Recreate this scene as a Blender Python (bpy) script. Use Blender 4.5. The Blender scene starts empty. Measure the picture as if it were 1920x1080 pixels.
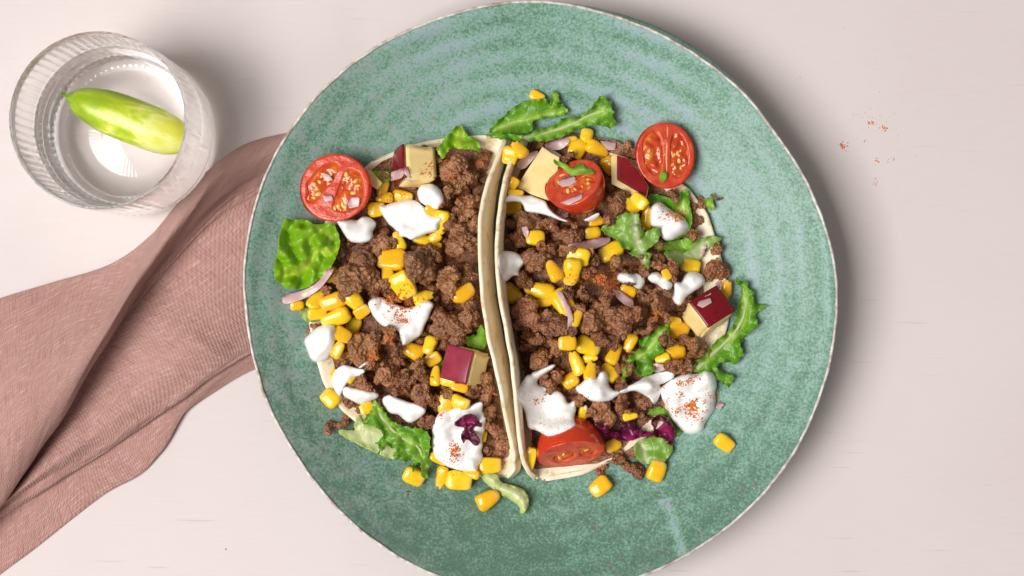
import bpy, bmesh, math, random
import numpy as np
from mathutils import Vector, Matrix, Euler, noise
from mathutils.geometry import delaunay_2d_cdt
from mathutils.bvhtree import BVHTree

random.seed(7); np.random.seed(7)
R = math.radians
scene = bpy.context.scene
COL = scene.collection

# ------------------------------------------------------------------ camera
CAM_H = 0.86                       # lens height above the table
WIDTH = 0.50                       # metres of table across the frame
S = WIDTH / 1920.0                 # metres per photograph pixel on the table top
cam_d = bpy.data.cameras.new('camera'); cam = bpy.data.objects.new('camera', cam_d); COL.objects.link(cam)
cam.location = (0, 0, CAM_H); cam.rotation_euler = (0, 0, 0)
cam_d.sensor_width = 36; cam_d.lens = 36 * CAM_H / WIDTH
cam_d.clip_start = 0.05; cam_d.clip_end = 20
scene.camera = cam

# ------------------------------------------------------------------ world, lamp, exposure
world = bpy.data.worlds.new('World'); scene.world = world; world.use_nodes = True
wbg = world.node_tree.nodes['Background']
wbg.inputs[0].default_value = (1.0, 0.92, 0.875, 1); wbg.inputs[1].default_value = 0.26
ld = bpy.data.lights.new('window_light', 'AREA'); lo = bpy.data.objects.new('window_light', ld); COL.objects.link(lo)
ld.shape = 'RECTANGLE'; ld.size = 1.6; ld.size_y = 1.6; ld.energy = 112.0; ld.color = (1.0, 0.985, 0.965)
AZ, EL, DIST = R(197), R(58), 3.0
lo.location = (DIST * math.cos(EL) * math.cos(AZ), DIST * math.cos(EL) * math.sin(AZ), DIST * math.sin(EL))
lo.rotation_euler = (Vector((0.02, 0, 0.02)) - lo.location).to_track_quat('-Z', 'Y').to_euler()
scene.view_settings.view_transform = 'Standard'; scene.view_settings.look = 'None'
scene.view_settings.exposure = 0.0; scene.view_settings.gamma = 1.0
scene.cycles.use_denoising = True
scene.cycles.max_bounces = 32; scene.cycles.transmission_bounces = 32; scene.cycles.glossy_bounces = 24; scene.cycles.diffuse_bounces = 4
scene.cycles.sample_clamp_indirect = 25.0; scene.cycles.blur_glossy = 0.0

# ------------------------------------------------------------------ helpers
def P(px, py, z):
    """The point at height z seen at photograph pixel (px, py)."""
    k = S * (1 - z / CAM_H)
    return Vector(((px - 960) * k, (540 - py) * k, z))
def to_px(x, y, z):
    k = S * (1 - z / CAM_H)
    return x / k + 960, 540 - y / k
FR = dict(A=(500,220,4.5), B=(700,240,4.5), C=(500,440,4.5), D=(700,460,4.5), E=(560,640,4.5), F=(760,680,4.5), G=(900,160,4.154),
          H=(1120,210,4.154), I=(920,400,4.5), J=(1140,420,3.6), K=(920,620,4.5), L=(1120,640,3.857), M=(900,340,3.375), N=(500,640,3.176), P=(0,0,1))
def tr(f, pts):
    ox, oy, s = FR[f]
    return [(ox + x / s, oy + y / s) for x, y in pts]

def tag(o, label=None, cat=None, group=None, kind=None):
    if label: o['label'] = label
    if cat: o['category'] = cat
    if group: o['group'] = group
    if kind: o['kind'] = kind
    return o
def link(name, me, mats, parent=None, smooth=True):
    o = bpy.data.objects.new(name, me); COL.objects.link(o)
    if not isinstance(mats, (list, tuple)): mats = [mats]
    if len(me.materials) == 0:
        for m in mats: me.materials.append(m)
    if smooth and len(me.polygons): me.polygons.foreach_set('use_smooth', [True] * len(me.polygons))
    if parent is not None: o.parent = parent
    return o
def empty(name, loc=(0, 0, 0)):
    o = bpy.data.objects.new(name, None); COL.objects.link(o); o.location = loc; o.empty_display_size = 0.01
    return o
def mesh_from(verts, faces, attrs=None):
    me = bpy.data.meshes.new('m'); me.from_pydata([tuple(v) for v in verts], [], [tuple(f) for f in faces]); me.update()
    for k, a in (attrs or {}).items():
        at = me.attributes.new(k, 'FLOAT', 'POINT'); at.data.foreach_set('value', np.asarray(a, dtype=np.float32))
    return me
def grid_faces(n, m, close_i=False):
    f = []
    for i in range(n if close_i else n - 1):
        for j in range(m - 1):
            a = i * m + j; b = ((i + 1) % n) * m + j
            f.append((a, b, b + 1, a + 1))
    return f
def evaluated(ob):
    dg = bpy.context.evaluated_depsgraph_get()
    me = bpy.data.meshes.new_from_object(ob.evaluated_get(dg))
    bpy.data.objects.remove(ob, do_unlink=True)
    return me
def interp(pts, v):
    xs = [p[0] for p in pts]; ys = [p[1] for p in pts]
    return float(np.interp(v, xs, ys))
def catmull(pts, n, closed=False):
    p = np.asarray(pts, float); m = len(p)
    if closed: q = np.vstack([p[-1], p, p[0], p[1]]); segs = m
    else: q = np.vstack([2 * p[0] - p[1], p, 2 * p[-1] - p[-2]]); segs = m - 1
    ts = np.linspace(0, segs, n, endpoint=not closed); out = []
    for t in ts:
        i = min(int(t), segs - 1); u = t - i
        a, b, c, d = q[i], q[i + 1], q[i + 2], q[i + 3]
        out.append(0.5 * (2 * b + (c - a) * u + (2 * a - 5 * b + 4 * c - d) * u * u + (3 * b - a - 3 * c + d) * u ** 3))
    return np.array(out)
def resample(poly, step, closed=True):
    p = np.asarray(poly, float)
    if closed: p = np.vstack([p, p[0]])
    d = np.r_[0, np.cumsum(np.hypot(*np.diff(p, axis=0).T))]
    n = max(6, int(d[-1] / step)); t = np.linspace(0, d[-1], n, endpoint=not closed)
    return np.c_[np.interp(t, d, p[:, 0]), np.interp(t, d, p[:, 1])]
def chaikin(poly, n=2):
    p = np.asarray(poly, float)
    for _ in range(n):
        q = np.roll(p, -1, axis=0); p = np.stack([0.75 * p + 0.25 * q, 0.25 * p + 0.75 * q], 1).reshape(-1, 2)
    return p
def seg_dist(pts, a, b):
    pts = np.asarray(pts, float); out = np.full(len(pts), 1e9)
    for k in range(len(a)):
        ab = b[k] - a[k]; l2 = max(ab @ ab, 1e-9)
        t = np.clip(((pts - a[k]) @ ab) / l2, 0, 1)
        out = np.minimum(out, np.hypot(*(pts - a[k] - t[:, None] * ab).T))
    return out
def inside(pts, poly):
    pts = np.asarray(pts, float); c = np.zeros(len(pts), bool); n = len(poly)
    for i in range(n):
        x1, y1 = poly[i]; x2, y2 = poly[i - 1]
        cond = (y1 > pts[:, 1]) != (y2 > pts[:, 1])
        c ^= cond & (pts[:, 0] < (x2 - x1) * (pts[:, 1] - y1) / (y2 - y1 + 1e-12) + x1)
    return c
def poly_dist(pts, poly):
    p = np.asarray(poly, float); return seg_dist(pts, p, np.roll(p, -1, axis=0))
def nz(x, y, z=0.0):
    return noise.noise(Vector((x, y, z)))
def fill_poly(poly, step, insets=()):
    """Triangulated interior of a traced outline: points, triangles, distance to the outline."""
    poly = np.asarray(poly, float)
    lo_, hi = poly.min(0), poly.max(0); pts = []
    j = 0; y = lo_[1]
    while y < hi[1]:
        x = lo_[0] + (step / 2 if j % 2 else 0)
        while x < hi[0]: pts.append((x + random.uniform(-.12, .12) * step, y + random.uniform(-.12, .12) * step)); x += step
        y += step * 0.87; j += 1
    pts = np.array(pts) if pts else np.zeros((0, 2)); lim = (max(insets) if insets else 0) + 0.45 * step
    if len(pts):
        pts = pts[inside(pts, poly)]
    if len(pts): pts = pts[poly_dist(pts, poly) > lim]
    area = 0.5 * np.sum(poly[:, 0] * np.roll(poly[:, 1], -1) - np.roll(poly[:, 0], -1) * poly[:, 1])
    tan = np.roll(poly, -1, 0) - np.roll(poly, 1, 0); tan /= np.maximum(np.hypot(*tan.T), 1e-9)[:, None]
    nor = np.c_[-tan[:, 1], tan[:, 0]] * (1 if area > 0 else -1)
    extra = []
    for ins in insets:
        q = poly + nor * ins; ok = inside(q, poly)
        if ok.any():
            q = q[ok]; q = q[poly_dist(q, poly) > ins * 0.9]; extra.append(q)
    allp = np.vstack([poly, pts] + extra); n = len(poly)
    r = delaunay_2d_cdt([Vector(p) for p in allp], [(i, (i + 1) % n) for i in range(n)], [], 1, 1e-4)
    v = np.array([(p[0], p[1]) for p in r[0]]); f = [tuple(t) for t in r[2]]
    # keep one winding (counter-clockwise seen from above; pixel y points down)
    ff = []
    for t in f:
        a, b, c = v[t[0]], v[t[1]], v[t[2]]
        cr = (b[0] - a[0]) * (c[1] - a[1]) - (b[1] - a[1]) * (c[0] - a[0])
        ff.append(t if cr < 0 else (t[0], t[2], t[1]))
    return v, ff, poly_dist(v, poly)

# ------------------------------------------------------------------ materials
class MAT:
    def __init__(s, name):
        s.m = bpy.data.materials.new(name); s.m.use_nodes = True
        s.t = s.m.node_tree; s.b = s.t.nodes['Principled BSDF']; s.out = s.t.nodes['Material Output']
    def n(s, t, **kw):
        nd = s.t.nodes.new(t)
        for k, v in kw.items(): setattr(nd, k, v)
        return nd
    def l(s, a, b): s.t.links.new(a, b)
    def set(s, **kw):
        for k, v in kw.items():
            s.b.inputs[k.replace('_', ' ')].default_value = v
        return s
    def coord(s, kind='Object', scale=None):
        tc = s.n('ShaderNodeTexCoord'); o = tc.outputs[kind]
        if scale is not None:
            mp = s.n('ShaderNodeMapping'); mp.inputs['Scale'].default_value = scale; s.l(o, mp.inputs[0]); o = mp.outputs[0]
        return o
    def geo(s): return s.n('ShaderNodeNewGeometry').outputs['Position']
    def noise(s, vec, scale, detail=3, rough=0.55, dist=0.0):
        t = s.n('ShaderNodeTexNoise'); t.inputs['Scale'].default_value = scale; t.inputs['Detail'].default_value = detail
        t.inputs['Roughness'].default_value = rough; t.inputs['Distortion'].default_value = dist; s.l(vec, t.inputs['Vector']); return t.outputs['Fac']
    def voro(s, vec, scale, feature='F1', out='Distance'):
        t = s.n('ShaderNodeTexVoronoi', feature=feature); t.inputs['Scale'].default_value = scale; s.l(vec, t.inputs['Vector']); return t.outputs[out]
    def ramp(s, fac, stops, interp_='LINEAR'):
        r = s.n('ShaderNodeValToRGB'); r.color_ramp.interpolation = interp_; e = r.color_ramp.elements
        while len(e) < len(stops): e.new(0.5)
        for k, (p, c) in enumerate(stops):
            e[k].position = p; e[k].color = (c, c, c, 1) if isinstance(c, (int, float)) else (*c, 1)
        s.l(fac, r.inputs[0]); return r.outputs[0]
    def mix(s, fac, a, b, blend='MIX'):
        m = s.n('ShaderNodeMix', data_type='RGBA', blend_type=blend)
        for k, v in ((0, fac), (6, a), (7, b)):
            if isinstance(v, (int, float)): m.inputs[k].default_value = v
            elif isinstance(v, tuple): m.inputs[k].default_value = (*v, 1)
            else: s.l(v, m.inputs[k])
        return m.outputs[2]
    def math(s, op, a, b=None, clamp=False):
        m = s.n('ShaderNodeMath', operation=op); m.use_clamp = clamp
        for k, v in ((0, a), (1, b)):
            if v is None: continue
            if isinstance(v, (int, float)): m.inputs[k].default_value = v
            else: s.l(v, m.inputs[k])
        return m.outputs[0]
    def attr(s, name): return s.n('ShaderNodeAttribute', attribute_name=name).outputs['Fac']
    def rnd(s): return s.n('ShaderNodeObjectInfo').outputs['Random']
    def bump(s, h, strength=0.5, dist=0.001):
        b = s.n('ShaderNodeBump'); b.inputs['Strength'].default_value = strength; b.inputs['Distance'].default_value = dist
        s.l(h, b.inputs['Height']); s.l(b.outputs[0], s.b.inputs['Normal']); return b
    def color(s, c): s.l(c, s.b.inputs['Base Color'])
    def sss(s, w, radius=(1, .5, .3), scale=0.002):
        s.b.inputs['Subsurface Weight'].default_value = w; s.b.inputs['Subsurface Radius'].default_value = radius; s.b.inputs['Subsurface Scale'].default_value = scale
        return s
    def translucent(s, fac, col_socket):
        t = s.n('ShaderNodeBsdfTranslucent'); s.l(col_socket, t.inputs[0]); mx = s.n('ShaderNodeMixShader'); mx.inputs[0].default_value = fac
        s.l(s.b.outputs[0], mx.inputs[1]); s.l(t.outputs[0], mx.inputs[2]); s.l(mx.outputs[0], s.out.inputs[0])

def m_table():
    m = MAT('painted_table'); c = m.geo()
    big = m.noise(c, 7, 4, .5); col = m.mix(m.ramp(big, [(.3, 0.0), (.7, 1.0)]), (.640, .560, .548), (.675, .600, .588))
    mp = m.n('ShaderNodeMapping'); mp.inputs['Scale'].default_value = (22, 620, 1); m.l(c, mp.inputs[0])
    st = m.noise(mp.outputs[0], 1.0, 2, .5); patch = m.noise(c, 16, 2, .5)
    line = m.math('MULTIPLY', m.ramp(st, [(.67, 0.0), (.74, 1.0)]), m.ramp(patch, [(.47, 0.0), (.60, 1.0)]))
    col = m.mix(m.math('MULTIPLY', line, .38), col, (.42, .32, .29))
    mp2 = m.n('ShaderNodeMapping'); mp2.inputs['Scale'].default_value = (60, 1500, 1); m.l(c, mp2.inputs[0])
    gr = m.noise(mp2.outputs[0], 1.0, 3, .6)
    col = m.mix(.05, col, m.ramp(gr, [(.3, (.45, .38, .36)), (.7, (1, 1, 1))]), 'OVERLAY')
    m.color(col); m.set(Roughness=.62); m.b.inputs['Specular IOR Level'].default_value = .3
    h = m.math('SUBTRACT', m.math('MULTIPLY', gr, .3), m.math('MULTIPLY', line, .8)); m.bump(h, .25, .0004); return m.m
def m_glaze(cx, cy):
    m = MAT('green_glaze'); c = m.coord('Object')
    sx = m.n('ShaderNodeSeparateXYZ'); m.l(c, sx.inputs[0]); x, y = sx.outputs[0], sx.outputs[1]
    fine = m.noise(c, 820, 4, .72); mid = m.noise(c, 150, 4, .65); big = m.noise(c, 22, 3, .55); vfine = m.noise(c, 1150, 2, .6)
    # throwing rings
    r = m.math('SQRT', m.math('ADD', m.math('POWER', x, 2.0), m.math('POWER', y, 2.0)))
    wob = m.math('ADD', r, m.math('MULTIPLY', m.noise(c, 9, 2, .5), .022))
    ring = m.math('MULTIPLY', m.math('SINE', m.math('MULTIPLY', wob, 560.0)), m.ramp(m.noise(c, 16, 2, .5), [(.40, .1), (.62, 1.0)]))
    # blue share: strongest in the upper left of the bowl
    pos = m.math('ADD', m.math('MULTIPLY', y, 2.1), m.math('MULTIPLY', x, -1.0))
    ang = m.math('ADD', m.math('ADD', pos, .10), m.math('MULTIPLY', m.math('MAXIMUM', x, 0.0), 2.6))
    sh = m.math('ADD', m.math('MULTIPLY', m.math('SUBTRACT', mid, .5), 1.0), m.math('MULTIPLY', m.math('SUBTRACT', fine, .5), 3.0))
    sh = m.math('ADD', sh, m.math('MULTIPLY', m.math('SUBTRACT', big, .5), .8)); sh = m.math('ADD', sh, m.math('MULTIPLY', ring, m.math('ADD', .10, m.math('MULTIPLY', m.math('MAXIMUM', y, 0.0), 1.6))))
    edge = m.ramp(r, [(.095, 0.0), (.146, 1.0)])
    sh = m.math('ADD', sh, ang); sh = m.math('SUBTRACT', sh, m.math('MULTIPLY', edge, .34))
    # brushed bare mark in the lower right of the bowl
    mc = P(1262, 985, 0.02); dxm, dym = mc.x - cx, mc.y - cy
    ca, sa = math.cos(R(-73)), math.sin(R(-73))
    u = m.math('ADD', m.math('MULTIPLY', m.math('SUBTRACT', x, dxm), ca), m.math('MULTIPLY', m.math('SUBTRACT', y, dym), sa))
    v = m.math('ADD', m.math('MULTIPLY', m.math('SUBTRACT', x, dxm), -sa), m.math('MULTIPLY', m.math('SUBTRACT', y, dym), ca))
    v = m.math('ADD', v, m.math('MULTIPLY', m.math('SUBTRACT', mid, .5), .003))
    mk = m.math('MULTIPLY', m.math('LESS_THAN', m.math('ABSOLUTE', u), .0135), m.ramp(m.math('ABSOLUTE', v), [(.0026, 1.0), (.0038, 0.0)]))
    sh = m.math('ADD', sh, m.math('MULTIPLY', mk, .75))
    col = m.ramp(m.math('ADD', m.math('MULTIPLY', sh, .88), .35), [(.0, (.095, .175, .125)), (.22, (.125, .240, .170)), (.40, (.158, .312, .222)), (.57, (.205, .362, .280)), (.72, (.265, .385, .350)), (.98, (.290, .390, .440))])
    lf = m.ramp(m.math('MULTIPLY', x, -6.0), [(.05, 0.0), (.75, 1.0)]); gy = m.ramp(m.math('ADD', m.math('MULTIPLY', mid, .6), m.math('MULTIPLY', fine, .4)), [(.44, 0.0), (.60, 1.0)])
    col = m.mix(m.math('MULTIPLY', m.math('MULTIPLY', lf, gy), .75), col, (.275, .290, .280))
    spot = m.ramp(vfine, [(.61, 0.0), (.68, 1.0)]); col = m.mix(m.math('MULTIPLY', spot, m.ramp(sh, [(.2, .25), (.6, .75)])), col, (.130, .270, .480))
    dk = m.ramp(m.noise(c, 900, 2, .6), [(.30, 1.0), (.35, 0.0)]); col = m.mix(m.math('MULTIPLY', dk, .6), col, (.05, .10, .075))
    # rusty flecks toward the lower right rim
    low = m.math('ADD', m.math('MULTIPLY', y, -5.0), m.math('MULTIPLY', x, 3.0)); low = m.ramp(low, [(.30, 0.0), (.75, 1.0)])
    bn = m.math('ADD', m.noise(c, 210, 3, .6), m.math('MULTIPLY', low, .115)); br = m.ramp(bn, [(.735, 0.0), (.775, 1.0)])
    col = m.mix(m.math('MULTIPLY', br, .55), col, (.20, .13, .10))
    m.color(col); m.set(Roughness=.42); m.b.inputs['Specular IOR Level'].default_value = .28
    h = m.math('ADD', m.math('MULTIPLY', ring, .8), m.math('MULTIPLY', mid, .8)); m.bump(h, .38, .0008); return m.m
def m_rim():
    m = MAT('bare_clay_rim'); c = m.coord('Object'); n1 = m.noise(c, 260, 3, .6); n2 = m.noise(c, 60, 3, .6)
    col = m.mix(m.ramp(n1, [(.35, 0.0), (.62, 1.0)]), (.38, .33, .28), (.72, .70, .65))
    col = m.mix(m.ramp(n2, [(.55, 0.0), (.72, .8)]), col, (.26, .17, .12)); m.color(col); m.set(Roughness=.5); m.bump(n1, .3, .0004); return m.m
def m_tortilla():
    m = MAT('flour_tortilla'); c = m.geo(); a = m.noise(c, 55, 4, .6); b = m.noise(c, 240, 4, .6)
    col = m.mix(m.ramp(a, [(.35, 0.0), (.70, 1.0)]), (.92, .82, .65), (.84, .68, .44))
    sp = m.math('ADD', m.math('MULTIPLY', m.noise(c, 120, 3, .6), .75), m.math('MULTIPLY', b, .25))
    col = m.mix(m.ramp(sp, [(.55, 0.0), (.66, .70)]), col, (.60, .38, .17))
    sp2 = m.noise(c, 95, 2, .5, .6); col = m.mix(m.ramp(sp2, [(.70, 0.0), (.74, .85)]), col, (.22, .09, .035))
    m.color(col); m.set(Roughness=.68); m.sss(.18, (1, .7, .45), .0025); m.bump(m.math('ADD', b, m.math('MULTIPLY', a, 1.5)), .35, .0008); return m.m
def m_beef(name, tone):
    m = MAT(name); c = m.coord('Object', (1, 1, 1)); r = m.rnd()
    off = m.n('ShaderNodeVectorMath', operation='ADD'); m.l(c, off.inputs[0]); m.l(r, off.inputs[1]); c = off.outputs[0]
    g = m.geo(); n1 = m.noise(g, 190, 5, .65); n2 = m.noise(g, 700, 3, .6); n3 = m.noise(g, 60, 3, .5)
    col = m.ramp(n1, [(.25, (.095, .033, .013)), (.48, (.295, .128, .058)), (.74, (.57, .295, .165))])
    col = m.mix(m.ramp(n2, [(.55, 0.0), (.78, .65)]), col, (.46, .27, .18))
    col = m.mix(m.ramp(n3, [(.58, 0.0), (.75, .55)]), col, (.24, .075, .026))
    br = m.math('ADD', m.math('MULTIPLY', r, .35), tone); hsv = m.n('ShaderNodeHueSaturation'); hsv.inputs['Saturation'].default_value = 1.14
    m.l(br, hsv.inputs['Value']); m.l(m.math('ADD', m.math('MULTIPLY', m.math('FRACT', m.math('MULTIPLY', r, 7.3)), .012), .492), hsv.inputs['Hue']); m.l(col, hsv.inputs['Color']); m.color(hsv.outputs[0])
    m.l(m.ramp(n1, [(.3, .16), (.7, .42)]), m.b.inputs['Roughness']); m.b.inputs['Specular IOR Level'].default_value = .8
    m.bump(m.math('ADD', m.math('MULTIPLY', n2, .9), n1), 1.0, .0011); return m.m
def m_corn(name, a, b):
    m = MAT(name); t = m.attr('tip'); g = m.geo(); n1 = m.noise(g, 170, 3, .5); r = m.rnd()
    col = m.mix(r, a, b); col = m.mix(m.ramp(n1, [(.4, 0.0), (.75, .5)]), col, (.82, .40, .008))
    col = m.mix(m.math('MULTIPLY', t, .6), col, (.86, .62, .18)); m.color(col); m.set(Roughness=.18)
    m.b.inputs['Specular IOR Level'].default_value = .55; m.sss(.10, (1, .55, .12), .0015); m.bump(m.noise(g, 420, 3, .5), .22, .0006); return m.m
def m_yogurt():
    m = MAT('white_yogurt'); g = m.geo(); n1 = m.noise(g, 120, 3, .5)
    m.color(m.mix(n1, (.90, .885, .855), (.92, .91, .885))); m.set(Roughness=.20); m.b.inputs['Specular IOR Level'].default_value = .5
    m.sss(.35, (1, .95, .85), .0022); m.bump(m.noise(g, 160, 2, .5), .05, .0006); return m.m
def m_leaf(name, pale, mid_, dark, veins=220, trans=.32):
    m = MAT(name); g = m.geo(); t = m.attr('tone'); n1 = m.noise(g, 130, 4, .6)
    f = m.math('ADD', t, m.math('MULTIPLY', m.math('SUBTRACT', n1, .5), .38))
    col = m.ramp(f, [(.05, pale), (.45, mid_), (.95, dark)])
    w = m.n('ShaderNodeTexVoronoi', feature='DISTANCE_TO_EDGE'); w.inputs['Scale'].default_value = veins; m.l(g, w.inputs['Vector'])
    ve = m.ramp(w.outputs['Distance'], [(.0, 1.0), (.07, 0.0)]); col = m.mix(m.math('MULTIPLY', ve, .28), col, pale)
    m.color(col); m.set(Roughness=.30); m.b.inputs['Specular IOR Level'].default_value = .5
    m.bump(m.math('SUBTRACT', m.math('MULTIPLY', m.noise(g, 240, 3, .55), .6), m.math('MULTIPLY', ve, .5)), .3, .0007); m.translucent(trans, col); return m.m
def m_simple(name, a, b, scale=200, rough=.4, sss=0, rad=(1, .4, .3), spec=.5, bump=.15, sscale=.002):
    m = MAT(name); g = m.geo(); n1 = m.noise(g, scale, 4, .6); m.color(m.mix(m.ramp(n1, [(.3, 0.0), (.7, 1.0)]), a, b)); m.set(Roughness=rough)
    m.b.inputs['Specular IOR Level'].default_value = spec
    if sss: m.sss(sss, rad, sscale)
    m.bump(m.noise(g, scale * 2.5, 3, .6), bump, .0005); return m.m
def m_onion():
    m = MAT('red_onion'); t = m.attr('tone'); g = m.geo(); n1 = m.noise(g, 260, 3, .5)
    f = m.math('ADD', t, m.math('MULTIPLY', m.math('SUBTRACT', n1, .5), .55))
    col = m.ramp(f, [(-.0, (.25, .025, .11)), (.14, (.42, .17, .25)), (.28, (.56, .36, .36)), (1.0, (.66, .50, .47))])
    m.color(col); m.set(Roughness=.3); m.sss(.25, (1, .6, .6), .0015); m.bump(n1, .15, .0005); return m.m
def m_radicchio():
    m = MAT('purple_radicchio'); t = m.attr('tone'); g = m.geo(); n1 = m.noise(g, 200, 4, .6)
    f = m.math('ADD', t, m.math('MULTIPLY', m.math('SUBTRACT', n1, .5), .6))
    col = m.ramp(f, [(.0, (.50, .25, .33)), (.16, (.38, .025, .135)), (.6, (.24, .010, .075)), (1.0, (.10, .005, .032))])
    m.color(col); m.set(Roughness=.28); m.bump(n1, .3, .0006); m.translucent(.15, col); return m.m
def m_skin_apple(name, a, b):
    m = MAT(name); g = m.geo(); n1 = m.noise(g, 90, 3, .6); col = m.mix(m.ramp(n1, [(.35, 0.0), (.7, 1.0)]), a, b)
    d = m.ramp(m.voro(g, 330), [(.06, 1.0), (.11, 0.0)]); col = m.mix(m.math('MULTIPLY', d, .35), col, (.60, .25, .15)); m.color(col)
    m.set(Roughness=.26); m.b.inputs['Specular IOR Level'].default_value = .35; return m.m
def m_tomato_skin():
    m = MAT('tomato_skin'); g = m.geo(); n1 = m.noise(g, 60, 3, .5); m.color(m.mix(n1, (.52, .022, .008), (.63, .060, .012)))
    m.set(Roughness=.13); m.b.inputs['Specular IOR Level'].default_value = .5; m.sss(.2, (1, .25, .1), .003); m.bump(m.noise(g, 200, 2, .5), .06, .0005); return m.m
def m_tomato_flesh():
    m = MAT('tomato_flesh'); g = m.geo(); n1 = m.noise(g, 190, 4, .6); t = m.attr('tone')
    col = m.mix(m.ramp(n1, [(.35, 0.0), (.7, 1.0)]), (.54, .030, .012), (.66, .100, .042)); col = m.mix(t, col, (.72, .21, .045)); m.color(col)
    m.set(Roughness=.25); m.sss(.3, (1, .25, .1), .0025); m.bump(m.noise(g, 300, 4, .65), .6, .0008); return m.m
def m_gel():
    m = MAT('tomato_gel'); g = m.geo(); n1 = m.noise(g, 210, 4, .6); m.color(m.ramp(n1, [(.3, (.42, .026, .008)), (.52, (.60, .085, .016)), (.76, (.74, .27, .03))]))
    m.set(Roughness=.10); m.sss(.3, (1, .3, .1), .003); m.bump(m.noise(g, 260, 3, .55), .5, .001); return m.m
def m_glass(name, ior, rough=0.0, tint=(1, 1, 1)):
    m = MAT(name); m.set(Roughness=rough, IOR=ior); m.b.inputs['Transmission Weight'].default_value = 1.0; m.b.inputs['Base Color'].default_value = (*tint, 1); return m.m
def m_clear(name):
    m = MAT(name); t = m.n('ShaderNodeBsdfTransparent'); m.l(t.outputs[0], m.out.inputs[0]); return m.m
def m_linen():
    m = MAT('dusty_rose_linen'); uv = m.n('ShaderNodeUVMap').outputs[0]; g = m.geo()
    mp = m.n('ShaderNodeMapping'); mp.inputs['Rotation'].default_value = (0, 0, R(38)); m.l(uv, mp.inputs[0])
    w = m.n('ShaderNodeTexWave', wave_type='BANDS', bands_direction='X'); w.inputs['Scale'].default_value = 175; w.inputs['Distortion'].default_value = .5
    w.inputs['Detail'].default_value = 2; w.inputs['Detail Scale'].default_value = 1.5; m.l(mp.outputs[0], w.inputs['Vector'])
    ma = m.n('ShaderNodeMapping'); ma.inputs['Scale'].default_value = (90, 1300, 1); m.l(uv, ma.inputs[0]); sl = m.noise(ma.outputs[0], 1, 3, .6)
    mb = m.n('ShaderNodeMapping'); mb.inputs['Scale'].default_value = (1300, 90, 1); m.l(uv, mb.inputs[0]); sl2 = m.noise(mb.outputs[0], 1, 3, .6)
    big = m.noise(g, 24, 3, .5)
    col = m.mix(m.ramp(big, [(.3, 0.0), (.7, 1.0)]), (.415, .215, .185), (.475, .262, .228))
    col = m.mix(m.math('MULTIPLY', w.outputs['Fac'], .13), col, (.62, .41, .355))
    col = m.mix(m.ramp(sl, [(.50, 0.0), (.68, .7)]), col, (.64, .45, .40)); col = m.mix(m.ramp(sl2, [(.50, 0.0), (.68, .6)]), col, (.28, .13, .11))
    m.color(col); m.set(Roughness=.85); m.b.inputs['Specular IOR Level'].default_value = .15
    try: m.b.inputs['Sheen Weight'].default_value = .12
    except KeyError: pass
    m.bump(m.math('ADD', m.math('ADD', m.math('MULTIPLY', w.outputs['Fac'], .35), sl), sl2), .8, .0005); return m.m
def m_lime():
    m = MAT('lime_rind'); g = m.coord('Object'); n1 = m.noise(m.coord('Object', (.45, 1.3, 1.3)), 80, 4, .6, .4); sp = m.n('ShaderNodeSeparateXYZ'); m.l(g, sp.inputs[0])
    f = m.math('SUBTRACT', n1, m.math('MULTIPLY', sp.outputs[0], 9.0))
    col = m.ramp(f, [(.26, (.70, .70, .07)), (.42, (.78, .80, .26)), (.50, (.55, .65, .04)), (.60, (.36, .50, .018)), (.85, (.17, .31, .010))])
    m.color(col); m.set(Roughness=.3); m.sss(.25, (.8, 1, .3), .003); m.bump(m.noise(g, 520, 2, .5), .25, .0005); return m.m

M = dict(table=m_table(), rim=m_rim(), tortilla=m_tortilla(), beef=m_beef('browned_beef', .62), beef_low=m_beef('browned_beef_bits', .50),  # bed copy is darker: shade of the gaps between crumbles put into its colour
         corn=m_corn('sweet_corn', (.92, .64, .020), (.86, .45, .010)), yogurt=m_yogurt(),
         frisee=m_leaf('frisee_leaf', (.62, .74, .28), (.35, .60, .055), (.15, .39, .016)),
         butter=m_leaf('butterhead_leaf', (.60, .74, .12), (.44, .66, .028), (.24, .50, .010), 45),
         pale=m_leaf('pale_lettuce', (.78, .80, .52), (.66, .72, .32), (.42, .56, .11), 160, .25),
         celery=m_leaf('glassy_lettuce', (.60, .66, .38), (.46, .57, .24), (.24, .45, .05), 120, .3),
         onion=m_onion(), radicchio=m_radicchio(),
         apple=m_simple('apple_flesh', (.86, .62, .24), (.90, .72, .35), 150, .38, .25, (1, .8, .4), .45, .25),
         apple_red=m_skin_apple('dark_red_apple_skin', (.16, .003, .008), (.24, .008, .014)),
         apple_pink=m_skin_apple('rosy_apple_skin', (.24, .016, .045), (.33, .045, .070)),
         tskin=m_tomato_skin(), tflesh=m_tomato_flesh(), gel=m_gel(),
         seed=m_simple('tomato_seed', (.70, .36, .05), (.80, .55, .18), 300, .25, .3, (1, .7, .3)),
         core=m_simple('tomato_core', (.70, .36, .11), (.62, .20, .06), 260, .3, .2),
         paprika=m_simple('paprika', (.62, .10, .008), (.78, .23, .016), 600, .8), pepper=m_simple('dark_speck', (.05, .03, .02), (.10, .05, .03), 600, .8),
         glass=m_glass('clear_glass', 1.46), wet_glass=m_glass('wetted_glass', 1.46 / 1.33), water=m_glass('water', 1.33, 0, (.995, 1, 1)), water_side=m_clear('water_against_glass'),
         linen=m_linen(), lime=m_lime(), limeflesh=m_simple('lime_flesh', (.62, .70, .22), (.70, .76, .34), 220, .2, .3, (.8, 1, .4)))

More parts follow.
